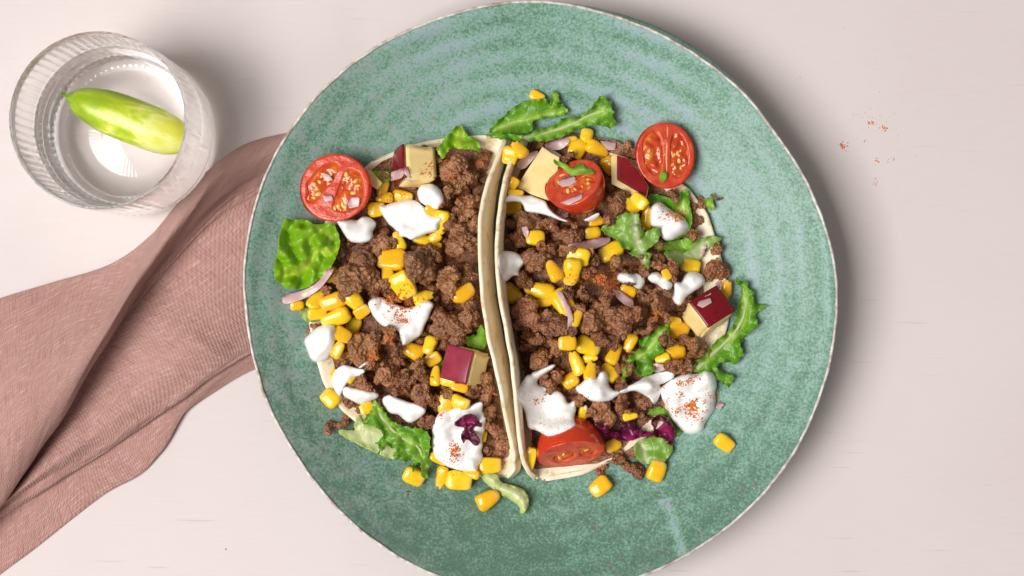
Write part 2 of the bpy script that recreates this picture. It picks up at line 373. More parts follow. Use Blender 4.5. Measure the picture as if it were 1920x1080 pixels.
# ------------------------------------------------------------------ the table
me = mesh_from([(-1.2, -1.2, 0), (1.2, -1.2, 0), (1.2, 1.2, 0), (-1.2, 1.2, 0)], [(0, 1, 2, 3)])
tag(link('table_top', me, M['table'], smooth=False), 'pale pink painted wooden table top with fine horizontal cracks', 'table', kind='structure')

# ------------------------------------------------------------------ the plate
RIM_Z = 0.034
RIM_PX = [(455,530),(459,470),(472,400),(497,325),(532,258),(582,190),(640,132),(708,84),(780,48),(860,20),(940,4),(1010,0),(1075,8),(1150,27),(1240,62),(1320,110),
          (1393,170),(1450,240),(1505,322),(1545,412),(1568,500),(1571,590),(1558,680),(1530,770),(1488,855),(1430,930),(1360,995),(1285,1045),(1205,1082),(1110,1108),(1010,1114),
          (915,1108),(830,1086),(745,1046),(660,984),(588,905),(530,818),(490,732),(465,630)]
PC = P(1012, 557, RIM_Z); PCX, PCY = PC.x, PC.y
_rp = catmull(RIM_PX, 720, True); _ra = []
for q in _rp:
    w = P(q[0], q[1], RIM_Z); _ra.append((math.atan2(w.y - PCY, w.x - PCX), math.hypot(w.x - PCX, w.y - PCY)))
_ra.sort(); _aa = np.array([a for a, _ in _ra]); _rr = np.array([r for _, r in _ra])
def rim_r(th): return float(np.interp(th, _aa, _rr, period=2 * math.pi))
def plate_in(rho): return 0.0065 + (RIM_Z - 0.0065) * max(0.0, (rho - 0.28) / 0.72) ** 1.75
def plate_z(x, y):
    dx, dy = x - PCX, y - PCY; return plate_in(min(1.0, math.hypot(dx, dy) / rim_r(math.atan2(dy, dx))))
def build_plate():
    root = empty('dinner_plate', (PCX, PCY, 0)); NA = 288; ins = [i / 44 for i in range(45)]
    V, prof_n = [], None; ths = [2 * math.pi * i / NA - math.pi for i in range(NA)]
    for th in ths:
        r0 = rim_r(th); c, s_ = math.cos(th), math.sin(th); row = []
        bul = 0.0034 * math.exp(-((th - R(62)) / R(21)) ** 2)
        for u in ins:
            rr = u * (r0 - 0.0011); row.append((rr, plate_in(rr / r0) + 0.00035 * nz(rr * c * 40, rr * s_ * 40, 3)))
        row += [(r0 - .0006, RIM_Z - .0006), (r0 + bul * .8 - .0002, RIM_Z - .0030), (r0 + bul - .0012, RIM_Z - .006), (r0 * .95, RIM_Z - .0115), (r0 * .85, .0155), (r0 * .72, .008), (r0 * .60, .0035), (r0 * .56, .0006), (r0 * .52, .0006), (r0 * .50, .003), (0.0, .003)]
        prof_n = len(row); V += [(a * c, a * s_, z) for a, z in row]
    body = link('glazed_body', mesh_from(V, grid_faces(NA, prof_n, True)), m_glaze(PCX, PCY), root)
    V = []
    for th in ths:
        r0 = rim_r(th) + .0003 * nz(math.cos(th) * 14, math.sin(th) * 14, 8); c, s_ = math.cos(th), math.sin(th); zz = .0003 * nz(math.cos(th) * 9, math.sin(th) * 9, 5)
        w = .00068 + .0002 * nz(math.cos(th) * 30, math.sin(th) * 30, 1)
        for k in range(9):
            a = 2 * math.pi * k / 8; V.append(((r0 - .0007 + w * math.cos(a)) * c, (r0 - .0007 + w * math.cos(a)) * s_, RIM_Z - .0004 + zz + .0007 * math.sin(a)))
    link('rim', mesh_from(V, grid_faces(NA, 9, True)), M['rim'], root)
    tag(root, 'large round speckled green stoneware plate holding two tacos', 'plate')
build_plate()

# ------------------------------------------------------------------ tortillas
CREST_L = [(258,946),(270,944),(300,930),(340,914),(380,905),(430,899),(500,898),(560,903),(620,914),(700,931),(760,943),(820,955),(860,962),(880,962),(893,950)]
CREST_R = [(262,985),(290,962),(330,948),(380,938),(450,931),(500,932),(560,938),(620,948),(700,962),(760,968),(800,971),(860,979),(885,990),(897,1004)]
OUT_L = [(258,912),(261,850),(266,805),(278,755),(300,700),(340,655),(400,615),(470,590),(540,578),(600,578),(660,588),(720,606),(770,640),(810,690),(840,745),(865,810),(880,860),(893,915)]
OUT_R = [(262,1030),(272,1100),(300,1200),(350,1290),(400,1328),(470,1350),(540,1366),(600,1368),(660,1352),(720,1320),(780,1262),(830,1200),(860,1155),(885,1100),(897,1030)]
def tortilla(crest, outer, side, y0, y1, zmax, label):
    n, m = 90, 46; rows = []
    for i in range(n):
        t = (1 - math.cos(math.pi * i / (n - 1))) / 2; y = y0 + (y1 - y0) * t
        xc, xo = interp(crest, y), interp(outer, y); arch = math.sin(math.pi * t) ** 0.45
        zc = 0.017 + (zmax - 0.017) * arch; sg = 1 if side == 'L' else -1
        lean = 20 if side == 'L' else 12
        xb = xc + lean * arch + (3 if side == 'L' else 0)
        ext = abs(xb - xo); keys = []
        yw = lambda z: (540 - y) * S * (1 - z / CAM_H)
        def fl(px, lift=0.0):
            zz = .012
            for _ in range(3):
                w = P(px, y, zz); zz = plate_z(w.x, w.y) + .0012 + lift
            return (px, zz)
        for q, lift in ((0, .0016), (.12, .0009), (.3, .0), (.5, .0), (.68, 0)):
            keys.append(fl(xo + (xb - sg * ext * .12 - xo) * q, lift))
        zb = fl(xb)[1]; k = min(1.0, ext / 160)
        keys.append((xb - sg * ext * .12, zb + .0004)); keys.append((xb - sg * 7 * k, zb + .0022))
        h = zc - zb
        keys.append((xb + sg * 1 if side == 'L' else xb - 1, zb + h * .30)); keys.append((xb + (xc - xb) * .35, zb + h * .6)); keys.append((xc, zc))
        pr = catmull(keys, m); row = []
        for j, (px, z) in enumerate(pr):
            a = j / (m - 1); wv = nz(i * .09 + (9 if side == 'L' else 0), a * 4, 2)
            z2 = z + .0006 * wv * (1 if a < .7 else 0.3); px2 = px + (2.6 * wv + 1.4 * nz(i * .33, 5, 3)) * max(0, a - .6) / .4
            row.append(P(px2, y + (1.5 * nz(i * .2, a * 3, 7)), z2))
        rows += row
    ff = grid_faces(n, m)
    if side == 'R': ff = [f[::-1] for f in ff]
    o = link('tortilla', mesh_from(rows, ff), M['tortilla'])
    md = o.modifiers.new('thick', 'SOLIDIFY'); md.thickness = .0023; md.offset = 0
    bv = o.modifiers.new('sub', 'SUBSURF'); bv.levels = 1; bv.render_levels = 1
    tag(o, label, 'tortilla', 'folded flour tortillas')
tortilla(CREST_L, OUT_L, 'L', 258, 893, .046, 'folded flour tortilla of the taco nearer the glass and napkin')
tortilla(CREST_R, OUT_R, 'R', 262, 897, .047, 'folded flour tortilla of the taco farther from the glass, with toasted spot')

# ------------------------------------------------------------------ beef
def beef_variant(seed, kind):
    rg = random.Random(seed); bm = bmesh.new()
    def ball(c, r, sc=(1, 1, 1)):
        bmesh.ops.create_icosphere(bm, subdivisions=2, radius=1, matrix=Matrix.Translation(c) @ Matrix.Diagonal((r * sc[0], r * sc[1], r * sc[2], 1)))
    if kind == 'strand':
        pts = [Vector((-1 + 2 * k / 9, .28 * math.sin(k * .8 + seed), .12 * math.cos(k * 1.1 + seed))) for k in range(10)]
        for p in pts: ball(p, rg.uniform(.20, .30))
        for k in range(26):
            p = rg.choice(pts); d = Vector((rg.gauss(0, 1), rg.gauss(0, 1), rg.gauss(0, 1))).normalized(); ball(p + d * .22, rg.uniform(.08, .15))
    else:
        sub = 3 if kind == 'big' else rg.randint(3, 5)
        cs = [Vector((rg.uniform(-.42, .42), rg.uniform(-.42, .42), rg.uniform(-.28, .28))) for _ in range(sub)]
        for c in cs: ball(c, rg.uniform(.40, .58) if kind == 'big' else rg.uniform(.32, .48), (1, 1, .9))
        for k in range(11 if kind != 'big' else 9):
            c = rg.choice(cs); d = Vector((rg.gauss(0, 1), rg.gauss(0, 1), rg.gauss(0, .8))).normalized()
            ball(c + d * rg.uniform(.30, .50), rg.uniform(.14, .36), (rg.uniform(.6, 1.4), rg.uniform(.6, 1.4), rg.uniform(.7, 1.2)))
    me = bpy.data.meshes.new('beef'); bm.to_mesh(me); bm.free(); o = bpy.data.objects.new('tmp', me); COL.objects.link(o)
    md = o.modifiers.new('r', 'REMESH'); md.mode = 'VOXEL'; md.voxel_size = .040
    sm = o.modifiers.new('s', 'SMOOTH'); sm.factor = .5; sm.iterations = 4
    me = evaluated(o); me.calc_loop_triangles()
    nr = np.zeros(len(me.vertices) * 3); me.vertices.foreach_get('normal', nr); nr = nr.reshape(-1, 3)
    co = np.zeros(len(me.vertices) * 3); me.vertices.foreach_get('co', co); co = co.reshape(-1, 3)
    for k in range(len(co)):
        p = Vector(co[k]) + Vector((seed * 3.1, 0, 0))
        dd = noise.voronoi(p * 4.2)[0][0]
        a = .14 * noise.noise(p * 2.3) + .04 * (.45 - dd) - .15 * abs(noise.noise(p * 4.4 + Vector((7, 1, 3)))) + .055 * noise.noise(p * 8) + .040 * noise.noise(p * 16)
        co[k] += nr[k] * a
    me.vertices.foreach_set('co', co.ravel()); me.update()
    me.polygons.foreach_set('use_smooth', [True] * len(me.polygons)); return me
BEEF = [beef_variant(s, 'lump') for s in range(1, 13)]; BIG = [beef_variant(s, 'big') for s in range(21, 25)]; STRAND = [beef_variant(s, 'strand') for s in range(31, 35)]
for b in BEEF + BIG + STRAND: b.materials.append(M['beef'])

FILL_L = [(700,300),(760,280),(880,272),(925,285),(905,340),(895,430),(897,520),(905,600),(925,700),(945,800),(955,855),(920,872),(850,875),(780,838),(710,785),(650,735),(628,690),(615,640),(598,590),(590,540),(596,470),(606,435),(660,400),(690,340)]
FILL_R = [(955,300),(1000,265),(1060,250),(1150,262),(1200,285),(1290,355),(1318,400),(1345,470),(1355,530),(1338,620),(1328,700),(1280,770),(1215,790),(1190,860),(1130,868),(1000,880),(990,830),(978,740),(968,650),(958,560),(950,480),(950,380)]
def outer_poly(poly, wall):    # the outline without its wall side
    a = np.array(poly, float); keep = [k for k in range(len(a)) if not (k in wall and (k + 1) % len(a) in wall)]
    return a[keep], np.roll(a, -1, 0)[keep]
OL = outer_poly(FILL_L, set(range(3, 11))); OR = outer_poly(FILL_R, {0, 16, 17, 18, 19, 20, 21})
def heaps(p, left):
    p = np.asarray(p, float).reshape(-1, 2); d = seg_dist(p, *(OL if left else OR)); d = np.where(inside(p, FILL_L if left else FILL_R), d, -np.minimum(d, 30) * .3)
    lim = np.ones(len(p)) if left else np.minimum(1.0, .62 + (p[:, 0] - np.interp(p[:, 1], [q[0] for q in CREST_R], [q[1] for q in CREST_R]) - 14) / 160)
    base = np.array([plate_z(*P(x, y, .02).xy) + .003 for x, y in p])
    return base + np.maximum(0.0, (.0245 if left else .0255) * (1 - np.exp(-np.maximum(d, 0) / 80)) * lim + np.where(d > 0, 0, d * 1e-4))
def heap(px, py, left=None): return float(heaps([(px, py)], px < 935 if left is None else left)[0])

def stuff_bed(name, poly, left, label):
    """Loose fine mince under the larger crumbles: one mass."""
    v, f, d = fill_poly(resample(poly, 7), 7); V = []
    hv = heaps(v, left)
    for k, (x, y) in enumerate(v):
        z = hv[k] - .0125 + .0022 * nz(x * .06, y * .06, 1) + .0014 * nz(x * .16, y * .16, 4)
        w = P(x, y, .02); z = max(z, plate_z(w.x, w.y) + .0035); V.append(P(x, y, z))
    me = mesh_from(V, f); bm = bmesh.new(); bm.from_mesh(me)
    rg = random.Random(5 if left else 6); pts = np.array([(rg.uniform(560, 1370), rg.uniform(250, 900)) for _ in range(2600)])
    pts = pts[inside(pts, poly)][:330]
    pts = pts[seg_dist(pts, *(OL if left else OR)) > 9]
    hp = heaps(pts, left)
    for k, (x, y) in enumerate(pts):
        r = rg.uniform(8, 17); c = P(x, y, hp[k] - .0105 + rg.uniform(-.001, .0005))
        ico = bmesh.ops.create_icosphere(bm, subdivisions=2, radius=r * S * .8, matrix=Matrix.Translation(c))
        for vv in ico['verts']:
            q = (vv.co - c); dd = noise.voronoi(vv.co * 420)[0][0]; vv.co = c + q * (1 + .55 * (.45 - dd) + .25 * noise.noise(vv.co * 700))
    bm.to_mesh(me); bm.free()
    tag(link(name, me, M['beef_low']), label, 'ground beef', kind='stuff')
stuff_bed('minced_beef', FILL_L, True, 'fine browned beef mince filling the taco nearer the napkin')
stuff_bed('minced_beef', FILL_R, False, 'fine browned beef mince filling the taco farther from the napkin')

# (x, y, radius, kind, angle) in photograph pixels
CRUMBS = [(608,452,30,'l'),(636,438,17,'l'),(652,440,15,'l'),(684,484,24,'l'),(667,506,44,'b'),(634,478,12,'l'),(614,548,16,'l'),(640,548,20,'l'),(704,532,24,'l'),(722,446,22,'l'),(708,462,16,'l'),
 (790,500,44,'b'),(838,522,30,'l'),(815,470,20,'l'),(856,448,30,'l'),(882,468,22,'l'),(866,402,26,'l'),(886,428,20,'l'),(836,372,20,'l'),(864,308,36,'b'),(902,302,20,'l'),(884,340,20,'l'),(850,350,22,'l'),(878,378,24,'l'),(845,420,16,'l'),
 (834,608,40,'b'),(858,640,20,'l'),(882,592,25,'l'),(872,560,18,'l'),(876,520,20,'l'),(888,550,14,'l'),(726,634,24,'l'),(746,654,16,'l'),(680,656,34,'b'),(655,668,20,'l'),(700,632,18,'l'),(714,702,32,'l'),(740,688,20,'l'),(700,676,18,'l'),
 (764,708,24,'l'),(788,690,20,'l'),(752,736,18,'l'),(672,720,26,'l'),(655,716,14,'l'),(654,756,17,'l'),(668,762,14,'l'),(631,796,24,'s',-32),(790,738,30,'l'),(818,756,18,'l'),(800,716,16,'l'),(884,736,22,'l'),(906,740,24,'l'),(914,712,16,'l'),
 (916,774,20,'l'),(930,806,22,'l'),(936,838,24,'l'),(916,846,16,'l'),(796,788,20,'l'),(770,770,16,'l'),(826,790,14,'l'),(785,283,14,'l'),(722,322,14,'l'),(815,300,14,'l'),(840,740,16,'l'),(736,560,14,'l'),(600,604,14,'l'),(585,615,12,'l'),
 (990,422,38,'b'),(972,446,18,'l'),(1064,440,36,'l'),(1062,470,18,'l'),(952,456,17,'l'),(1000,490,28,'l'),(984,518,22,'l'),(1014,462,18,'l'),(1034,474,14,'l'),(1108,500,22,'l'),(1098,476,14,'l'),(984,584,34,'l'),(1012,600,20,'l'),
 (1038,610,30,'l'),(978,616,20,'l'),(981,653,14,'l'),(1014,672,26,'l'),(1046,648,26,'l'),(1000,636,20,'l'),(1038,712,20,'l'),(1018,706,12,'l'),(1066,546,16,'l'),(1092,552,18,'l'),(1094,580,21,'l'),(1096,612,20,'l'),(1130,602,38,'b'),(1162,596,30,'l'),
 (1134,560,16,'l'),(1190,590,18,'l'),(1152,634,18,'l'),(1124,640,18,'l'),(1226,550,28,'s',-4),(1236,582,24,'s',62),(1214,614,22,'s',-38),(1160,490,22,'l'),(1206,502,18,'l'),(1234,488,22,'l'),(1260,506,18,'l'),(1246,530,12,'l'),(1180,520,14,'l'),
 (1334,498,30,'l'),(1342,470,18,'l'),(1328,522,16,'l'),(1306,386,22,'l'),(1310,418,20,'l'),(1304,444,17,'l'),(1342,371,11,'s',20),(1150,388,30,'l'),(1138,412,14,'l'),(1182,280,16,'l'),(1264,366,15,'l'),(1290,640,22,'l'),(1304,662,20,'l'),(1266,692,20,'l'),
 (1286,690,16,'l'),(1250,640,16,'l'),(1136,774,26,'l'),(1164,762,22,'l'),(1203,752,24,'l'),(1190,776,14,'l'),(1210,790,15,'l'),(1158,862,20,'l'),(1178,872,13,'l'),(1196,886,18,'l'),(1131,880,14,'l'),(1000,828,20,'l'),(984,800,16,'l'),(1022,266,16,'l'),
 (992,276,14,'l'),(1060,300,16,'l'),(1170,690,18,'l'),(1210,720,16,'l'),(1120,700,16,'l'),(1160,720,18,'l'),(1090,750,16,'l'),(1110,770,14,'l'),(960,420,14,'l'),(1190,440,18,'l'),(1130,520,16,'l'),(1240,460,14,'l'),(1030,420,14,'l'),(1290,560,14,'l')]
MARKS = [((627,350),'largest round tomato half'),((786,312),'apple cube near the tortilla top'),((866,280),'green lettuce tucked at the tortilla top'),((768,412),'widest yogurt dollop'),((808,370),'small round yogurt blob'),((670,430),'yogurt touching the round tomato'),
 ((555,480),'bubbly lettuce leaf'),((740,490),'corn pair above the paprika-dusted yogurt'),((760,595),'paprika-dusted central yogurt'),((865,548),'lone crescent corn kernel'),((604,640),'yogurt ball on the tortilla edge'),((640,570),'corn cluster by the onion strip'),
 ((876,686),'rosy apple cube'),((755,820),'curly dark green frisee'),((858,815),'yogurt holding the purple shred'),((760,755),'long yogurt smear'),((640,720),'yogurt smear on bare tortilla'),((612,805),'tortilla edge pointing to the napkin'),((935,870),'tortilla fold end'),
 ((1085,352),'tomato half topped with a green sprig'),((1247,290),'tomato half on the plate'),((1005,325),'pale apple wedge'),((1183,335),'dark red apple wedge'),((955,497),'yogurt on the tortilla wall'),((1065,495),'corn trio below the onion strip'),((1020,550),'torn corn kernel'),
 ((1190,430),'glassy lettuce piece'),((1255,415),'bean-shaped yogurt dollop'),((1327,585),'dark red apple cube'),((1205,525),'yogurt beads'),((1385,630),'long frisee on the plate'),((1215,650),'small curly frisee'),((1020,745),'folded yogurt by the tortilla wall'),((1120,720),'yogurt below the corn cluster'),
 ((1290,755),'heavily dusted yogurt'),((1072,852),'tomato half at the tortilla end'),((1170,805),'purple radicchio ribbon'),((1085,660),'corn cluster of the farther taco'),((1225,845),'pale lettuce end'),((1065,580),'onion curl lying on corn')]
def where(px, py, k=0):
    ds = sorted(((px - a) ** 2 + (py - b) ** 2, n, a, b) for (a, b), n in MARKS)[k]
    an = math.degrees(math.atan2(-(py - ds[3]), px - ds[2])) % 360
    w = ['right of', 'up and right of', 'above', 'up and left of', 'left of', 'down and left of', 'below', 'down and right of'][int((an + 22.5) // 45) % 8]
    return w, ds[1]
_used = {}; rg = random.Random(3); _crumb_objs = []
for c in CRUMBS:
    px, py, r, kd = c[:4]; kd = 'b' if kd == 'l' and r >= 26 else kd; src = {'l': BEEF, 'b': BIG, 's': STRAND}[kd]
    o = bpy.data.objects.new('beef_crumble', rg.choice(src)); COL.objects.link(o)
    z = heap(px, py); w0 = P(px, py, .02)
    z = max(z - .0015 + rg.uniform(-.0022, .0030), plate_z(w0.x, w0.y) + r * S * (.30 if kd == 's' else .55)); o.location = P(px, py, z); sc = r * S * (1.2 if kd == 'l' else 1.15 if kd == 'b' else 1.0)
    o.scale = (sc, sc, sc * .95)
    o.rotation_euler = (rg.uniform(-.5, .5), rg.uniform(-.5, .5), R(c[4]) * -1) if kd == 's' else (rg.uniform(-.7, .7), rg.uniform(-.7, .7), rg.uniform(0, 6.28))
    size = 'large' if r >= 30 else 'small' if r < 17 else 'medium'
    d1, n1 = where(px, py); lab = f'{size} browned beef {"strand" if kd == "s" else "crumble"} {d1} the {n1}'
    if lab in _used:
        d2, n2 = where(px, py, 1); lab2 = f'{size} beef crumble {d1} the {n1}, {d2} the {n2}'
        lab = lab2 if len(lab2.split()) <= 16 and lab2 not in _used else f'{size} beef crumble between the {n1} and {n2}'
        if lab in _used or len(lab.split()) > 16: lab = f'{size} beef crumble nearest the {n2}' if f'{size} beef crumble nearest the {n2}' not in _used else f'{size} browned crumble beside the {n1}'
    _used[lab] = _used.get(lab, 0) + 1
    tag(o, lab, 'beef crumble', 'beef crumbles in the taco nearer the napkin' if px < 935 else 'beef crumbles in the taco farther from the napkin')
    _crumb_objs.append(o)

# ------------------------------------------------------------------ height map of what is already there
HX0, HX1, HY0, HY1, HS = 480, 1440, 150, 1000, 3
GX, GY = np.arange(HX0, HX1, HS), np.arange(HY0, HY1, HS)
_done = set(); _HM = np.zeros((len(GY), len(GX)))
def heightmap():
    """Height of the nearest surface on each line of sight, kept up to date as things are added."""
    bpy.context.view_layer.update(); dg = bpy.context.evaluated_depsgraph_get()
    for o in list(scene.objects):
        if o.type != 'MESH' or o.name in _done: continue
        _done.add(o.name); cs = [o.matrix_world @ Vector(c) for c in o.bound_box]; pp = [to_px(c.x, c.y, c.z) for c in cs]
        i0 = max(0, int((min(p[0] for p in pp) - HX0) / HS)); i1 = min(len(GX), int((max(p[0] for p in pp) - HX0) / HS) + 2)
        j0 = max(0, int((min(p[1] for p in pp) - HY0) / HS)); j1 = min(len(GY), int((max(p[1] for p in pp) - HY0) / HS) + 2)
        if i0 >= i1 or j0 >= j1: continue
        bv = BVHTree.FromObject(o, dg); mw = o.matrix_world; inv = mw.inverted(); org = inv @ Vector((0, 0, CAM_H)); i3 = inv.to_3x3()
        for j in range(j0, j1):
            for i in range(i0, i1):
                loc = bv.ray_cast(org, (i3 @ Vector(((GX[i] - 960) * S, (540 - GY[j]) * S, -CAM_H))).normalized())[0]
                if loc is not None:
                    z = (mw @ loc).z
                    if z > _HM[j, i]: _HM[j, i] = z
    return _HM.copy()
def blur(a, sig):
    r = max(1, int(sig * 2.5)); k = np.exp(-np.arange(-r, r + 1) ** 2 / (2 * sig * sig)); k /= k.sum()
    b = np.pad(a, r, mode='edge'); b = np.apply_along_axis(lambda q: np.convolve(q, k, 'valid'), 1, b); return np.apply_along_axis(lambda q: np.convolve(q, k, 'valid'), 0, b)
def dilate(a, r):
    b = a.copy()
    for dj in range(-r, r + 1):
        for di in range(-r, r + 1):
            if di * di + dj * dj <= r * r + 1: b = np.maximum(b, np.roll(np.roll(a, dj, 0), di, 1))
    return b
def samp(a, pts):
    p = np.asarray(pts, float).reshape(-1, 2); fx = np.clip((p[:, 0] - HX0) / HS, 0, len(GX) - 1.001); fy = np.clip((p[:, 1] - HY0) / HS, 0, len(GY) - 1.001)
    i, j = fx.astype(int), fy.astype(int); u, v = fx - i, fy - j
    return a[j, i] * (1 - u) * (1 - v) + a[j, i + 1] * u * (1 - v) + a[j + 1, i] * (1 - u) * v + a[j + 1, i + 1] * u * v
HM = heightmap()

# ------------------------------------------------------------------ traced soft things
def leaf(name, poly, mat, label, cat='lettuce', rib=None, jag=3.0, ruffle=.0025, bubble=.0008, lift=.0012, thick=.00045, sig=4, group=None, hm=None, seed=0, curl=.0, fmin=0.0, step=3.8, arch=0.0, parent=None):
    hm = HM if hm is None else hm; p = resample(chaikin(poly, 1), 1.7); n = len(p)
    c = p.mean(0); tan = np.roll(p, -1, 0) - np.roll(p, 1, 0); tan /= np.maximum(np.hypot(*tan.T), 1e-9)[:, None]; nor = np.c_[tan[:, 1], -tan[:, 0]]
    if 0.5 * np.sum(p[:, 0] * np.roll(p[:, 1], -1) - np.roll(p[:, 0], -1) * p[:, 1]) < 0: nor = -nor
    rj = random.Random(int(seed * 17) + 3); arc = np.zeros(n); ph = 0.0; amp_ = 1.0; per = 11.0; base_p = p.copy()
    for k in range(n):
        ph += 1.7 / per
        if ph >= 1: ph -= 1; amp_ = rj.uniform(.35, 1.5); per = rj.uniform(8, 20)
        arc[k] = k * 1.7
        if jag: p[k] = p[k] + nor[k] * jag * .62 * (1.6 * amp_ * max(0, 1 - abs(2 * ph - 1) * 1.25) ** 1.2 - .30) + tan[k] * jag * .3 * math.sin(ph * 6.28) * amp_
    v, f, d = fill_poly(p, step); zs = samp(blur(hm, sig), v); zs = np.maximum(zs, samp(hm, v) * .35 + zs * .65)
    dm = max(d.max(), 1e-6); V, tone = [], []
    near = np.array([int(np.argmin((base_p[:, 0] - x) ** 2 + (base_p[:, 1] - y) ** 2)) for x, y in v])
    ra = np.asarray(rib, float) if rib is not None else None
    rd = seg_dist(v, ra[:-1], ra[1:]) if ra is not None else None
    for k, (x, y) in enumerate(v):
        e = max(0.0, 1 - d[k] / 11); ins = 1 - e
        z = zs[k] + lift + bubble * (1.9 * nz(x * .045, y * .045, seed) + .25 * nz(x * .12, y * .12, seed + 9)) * (0.4 + .6 * ins)
        z += ruffle * e ** 1.3 * (.28 * math.sin(arc[near[k]] * .30 + 3.5 * nz(x * .04, y * .04, seed)) + 1.3 * nz(x * .06, y * .06, seed + 4)) + curl * e + arch * (min(d[k], 16) / 16)
        if rd is not None: z += -.0009 * math.exp(-(rd[k] / 5) ** 2)
        V.append(P(x, y, z))
        tone.append(min(1, max(0, (.12 + rd[k] / 13 + .2 * e if rd is not None else .28 + .6 * e) + .35 * nz(x * .05, y * .05, seed + 6) * .6)) * 1.0)
    me = mesh_from(V, f, {'tone': np.maximum(np.array(tone), fmin)}); o = link(name, me, mat, parent)
    md = o.modifiers.new('thick', 'SOLIDIFY'); md.thickness = thick; md.offset = 0
    sb = o.modifiers.new('sub', 'SUBSURF'); sb.levels = 1; sb.render_levels = 1
    if parent is None: tag(o, label, cat, group)
    if rib is not None and name == 'lettuce_leaf' and mat == M['frisee'] and d.max() > 9 and len(v) > 600:
        # the fleshy midrib stands a little proud of the blade
        q = catmull(rib, 26); zr = samp(blur(hm, sig), q) + lift + arch * .8; VV = []
        for k, (x, y) in enumerate(q):
            t = k / 25; w = (3.4 * (1 - t) + .8) ; a = q[min(k + 1, 25)] - q[max(k - 1, 0)]; a /= max(np.hypot(*a), 1e-9); nn = np.array([a[1], -a[0]])
            for j in range(7):
                th = math.pi * j / 6; u = math.cos(th) * w; VV.append(P(x + nn[0] * u, y + nn[1] * u, zr[k] - .0003 + math.sin(th) * w * S * .35))
        link('midrib', mesh_from(VV, grid_faces(26, 7)), M['celery'], o)
    return o
def dollop(poly, label, thick=.0040, edge=12, sig=7, amp=.0011, hm=None, seed=0, name='yogurt_dollop', group='yogurt dollops'):
    hm = HM if hm is None else hm; p = resample(chaikin(poly, 2), 2.6)
    for k in range(len(p)): p[k] += (.9 * nz(p[k, 0] * .09, p[k, 1] * .09, seed), .9 * nz(p[k, 0] * .14, p[k, 1] * .14, seed + 5))
    v, f, d = fill_poly(p, 4.2, (.5, 1.6, 3.4)); E = min(edge, max(4, d.max() * .95))
    zs = samp(blur(dilate(hm, 2), sig), v) - .0007; raw = samp(blur(dilate(hm, 1), 1.0), v)
    nb = d < .15; top, V = [], []
    for k, (x, y) in enumerate(v):
        q = min(1, d[k] / E); pr = math.sqrt(max(0, 1 - (1 - q) ** 2)); t_ = 1.25 * thick * min(1, E / 9)
        z = zs[k] - .0009 + t_ * pr * (1 + .30 * nz(x * .035, y * .035, seed + 3)) + amp * q * (nz(x * .055, y * .055, seed) * 1.4 + .6 * (1 - abs(nz(x * .045 + y * .02, y * .07, seed + 8)) * 4))
        if d[k] > 2.5: z = max(z, raw[k] + .0020 * q)
        V.append(P(x, y, z))
    n = len(V); bot = {}
    for k, (x, y) in enumerate(v):
        if nb[k]: bot[k] = k
        else: bot[k] = len(V); V.append(P(x, y, min(V[k].z - .0008, zs[k] - .0022)))
    F = f + [(bot[a], bot[c], bot[b]) for a, b, c in f]
    o = link(name, mesh_from(V, F), M['yogurt']); sm = o.modifiers.new('s', 'SMOOTH'); sm.factor = .5; sm.iterations = 4
    sb = o.modifiers.new('sub', 'SUBSURF'); sb.levels = 1; sb.render_levels = 1
    return tag(o, label, 'yogurt', group)
def chip(name, poly, mat, label, cat, thick=.0016, lift=.0006, sig=3, hm=None, seed=0, bow=.0, group=None, smooth_n=1, parent=None, flat=False, zabs=None, dome=.12, jit=.4):
    """A solid sliver of real thickness traced in outline; 'tone' runs across it."""
    hm = HM if hm is None else hm; p = resample(chaikin(poly, smooth_n), 2.6)
    v, f, d = fill_poly(p, 4.5, (.8,)); zs = samp(blur(hm, sig), v); 
    if flat: zs = np.full(len(v), np.percentile(samp(hm, v), 80))
    if zabs is not None: zs = np.full(len(v), zabs)
    c = v.mean(0); u_, s_, vt = np.linalg.svd(v - c, full_matrices=False); side = (v - c) @ vt[1]; side = (side - side.min()) / max(np.ptp(side), 1e-6)
    al = (v - c) @ vt[0]; al = al / max(np.abs(al).max(), 1e-6)
    V = [P(x, y, zs[k] + lift + thick * (.5 + .5 * min(1, d[k] / 4) * dome * 2 + .5 * (1 - dome * 2)) * 1.0 + bow * (1 - al[k] ** 2)) for k, (x, y) in enumerate(v)]
    n = len(V); V += [P(x, y, zs[k] + lift - thick * .2 + bow * (1 - al[k] ** 2)) for k, (x, y) in enumerate(v)]
    F = f + [(a + n, c_ + n, b + n) for a, b, c_ in f]
    ec = {}
    for t in f:
        for a, b in ((t[0], t[1]), (t[1], t[2]), (t[2], t[0])):
            ec[(a, b)] = ec.get((a, b), 0) + 1
    for (a, b) in list(ec):
        if (b, a) not in ec: F.append((b, a, a + n, b + n))
    me = mesh_from(V, F, {'tone': np.r_[side, side]}); o = link(name, me, mat, parent)
    bv = o.modifiers.new('bev', 'BEVEL'); bv.width = min(.0005, thick * .3); bv.segments = 2; bv.limit_method = 'ANGLE'; bv.angle_limit = R(50)
    if parent is None: tag(o, label, cat, group)
    return o

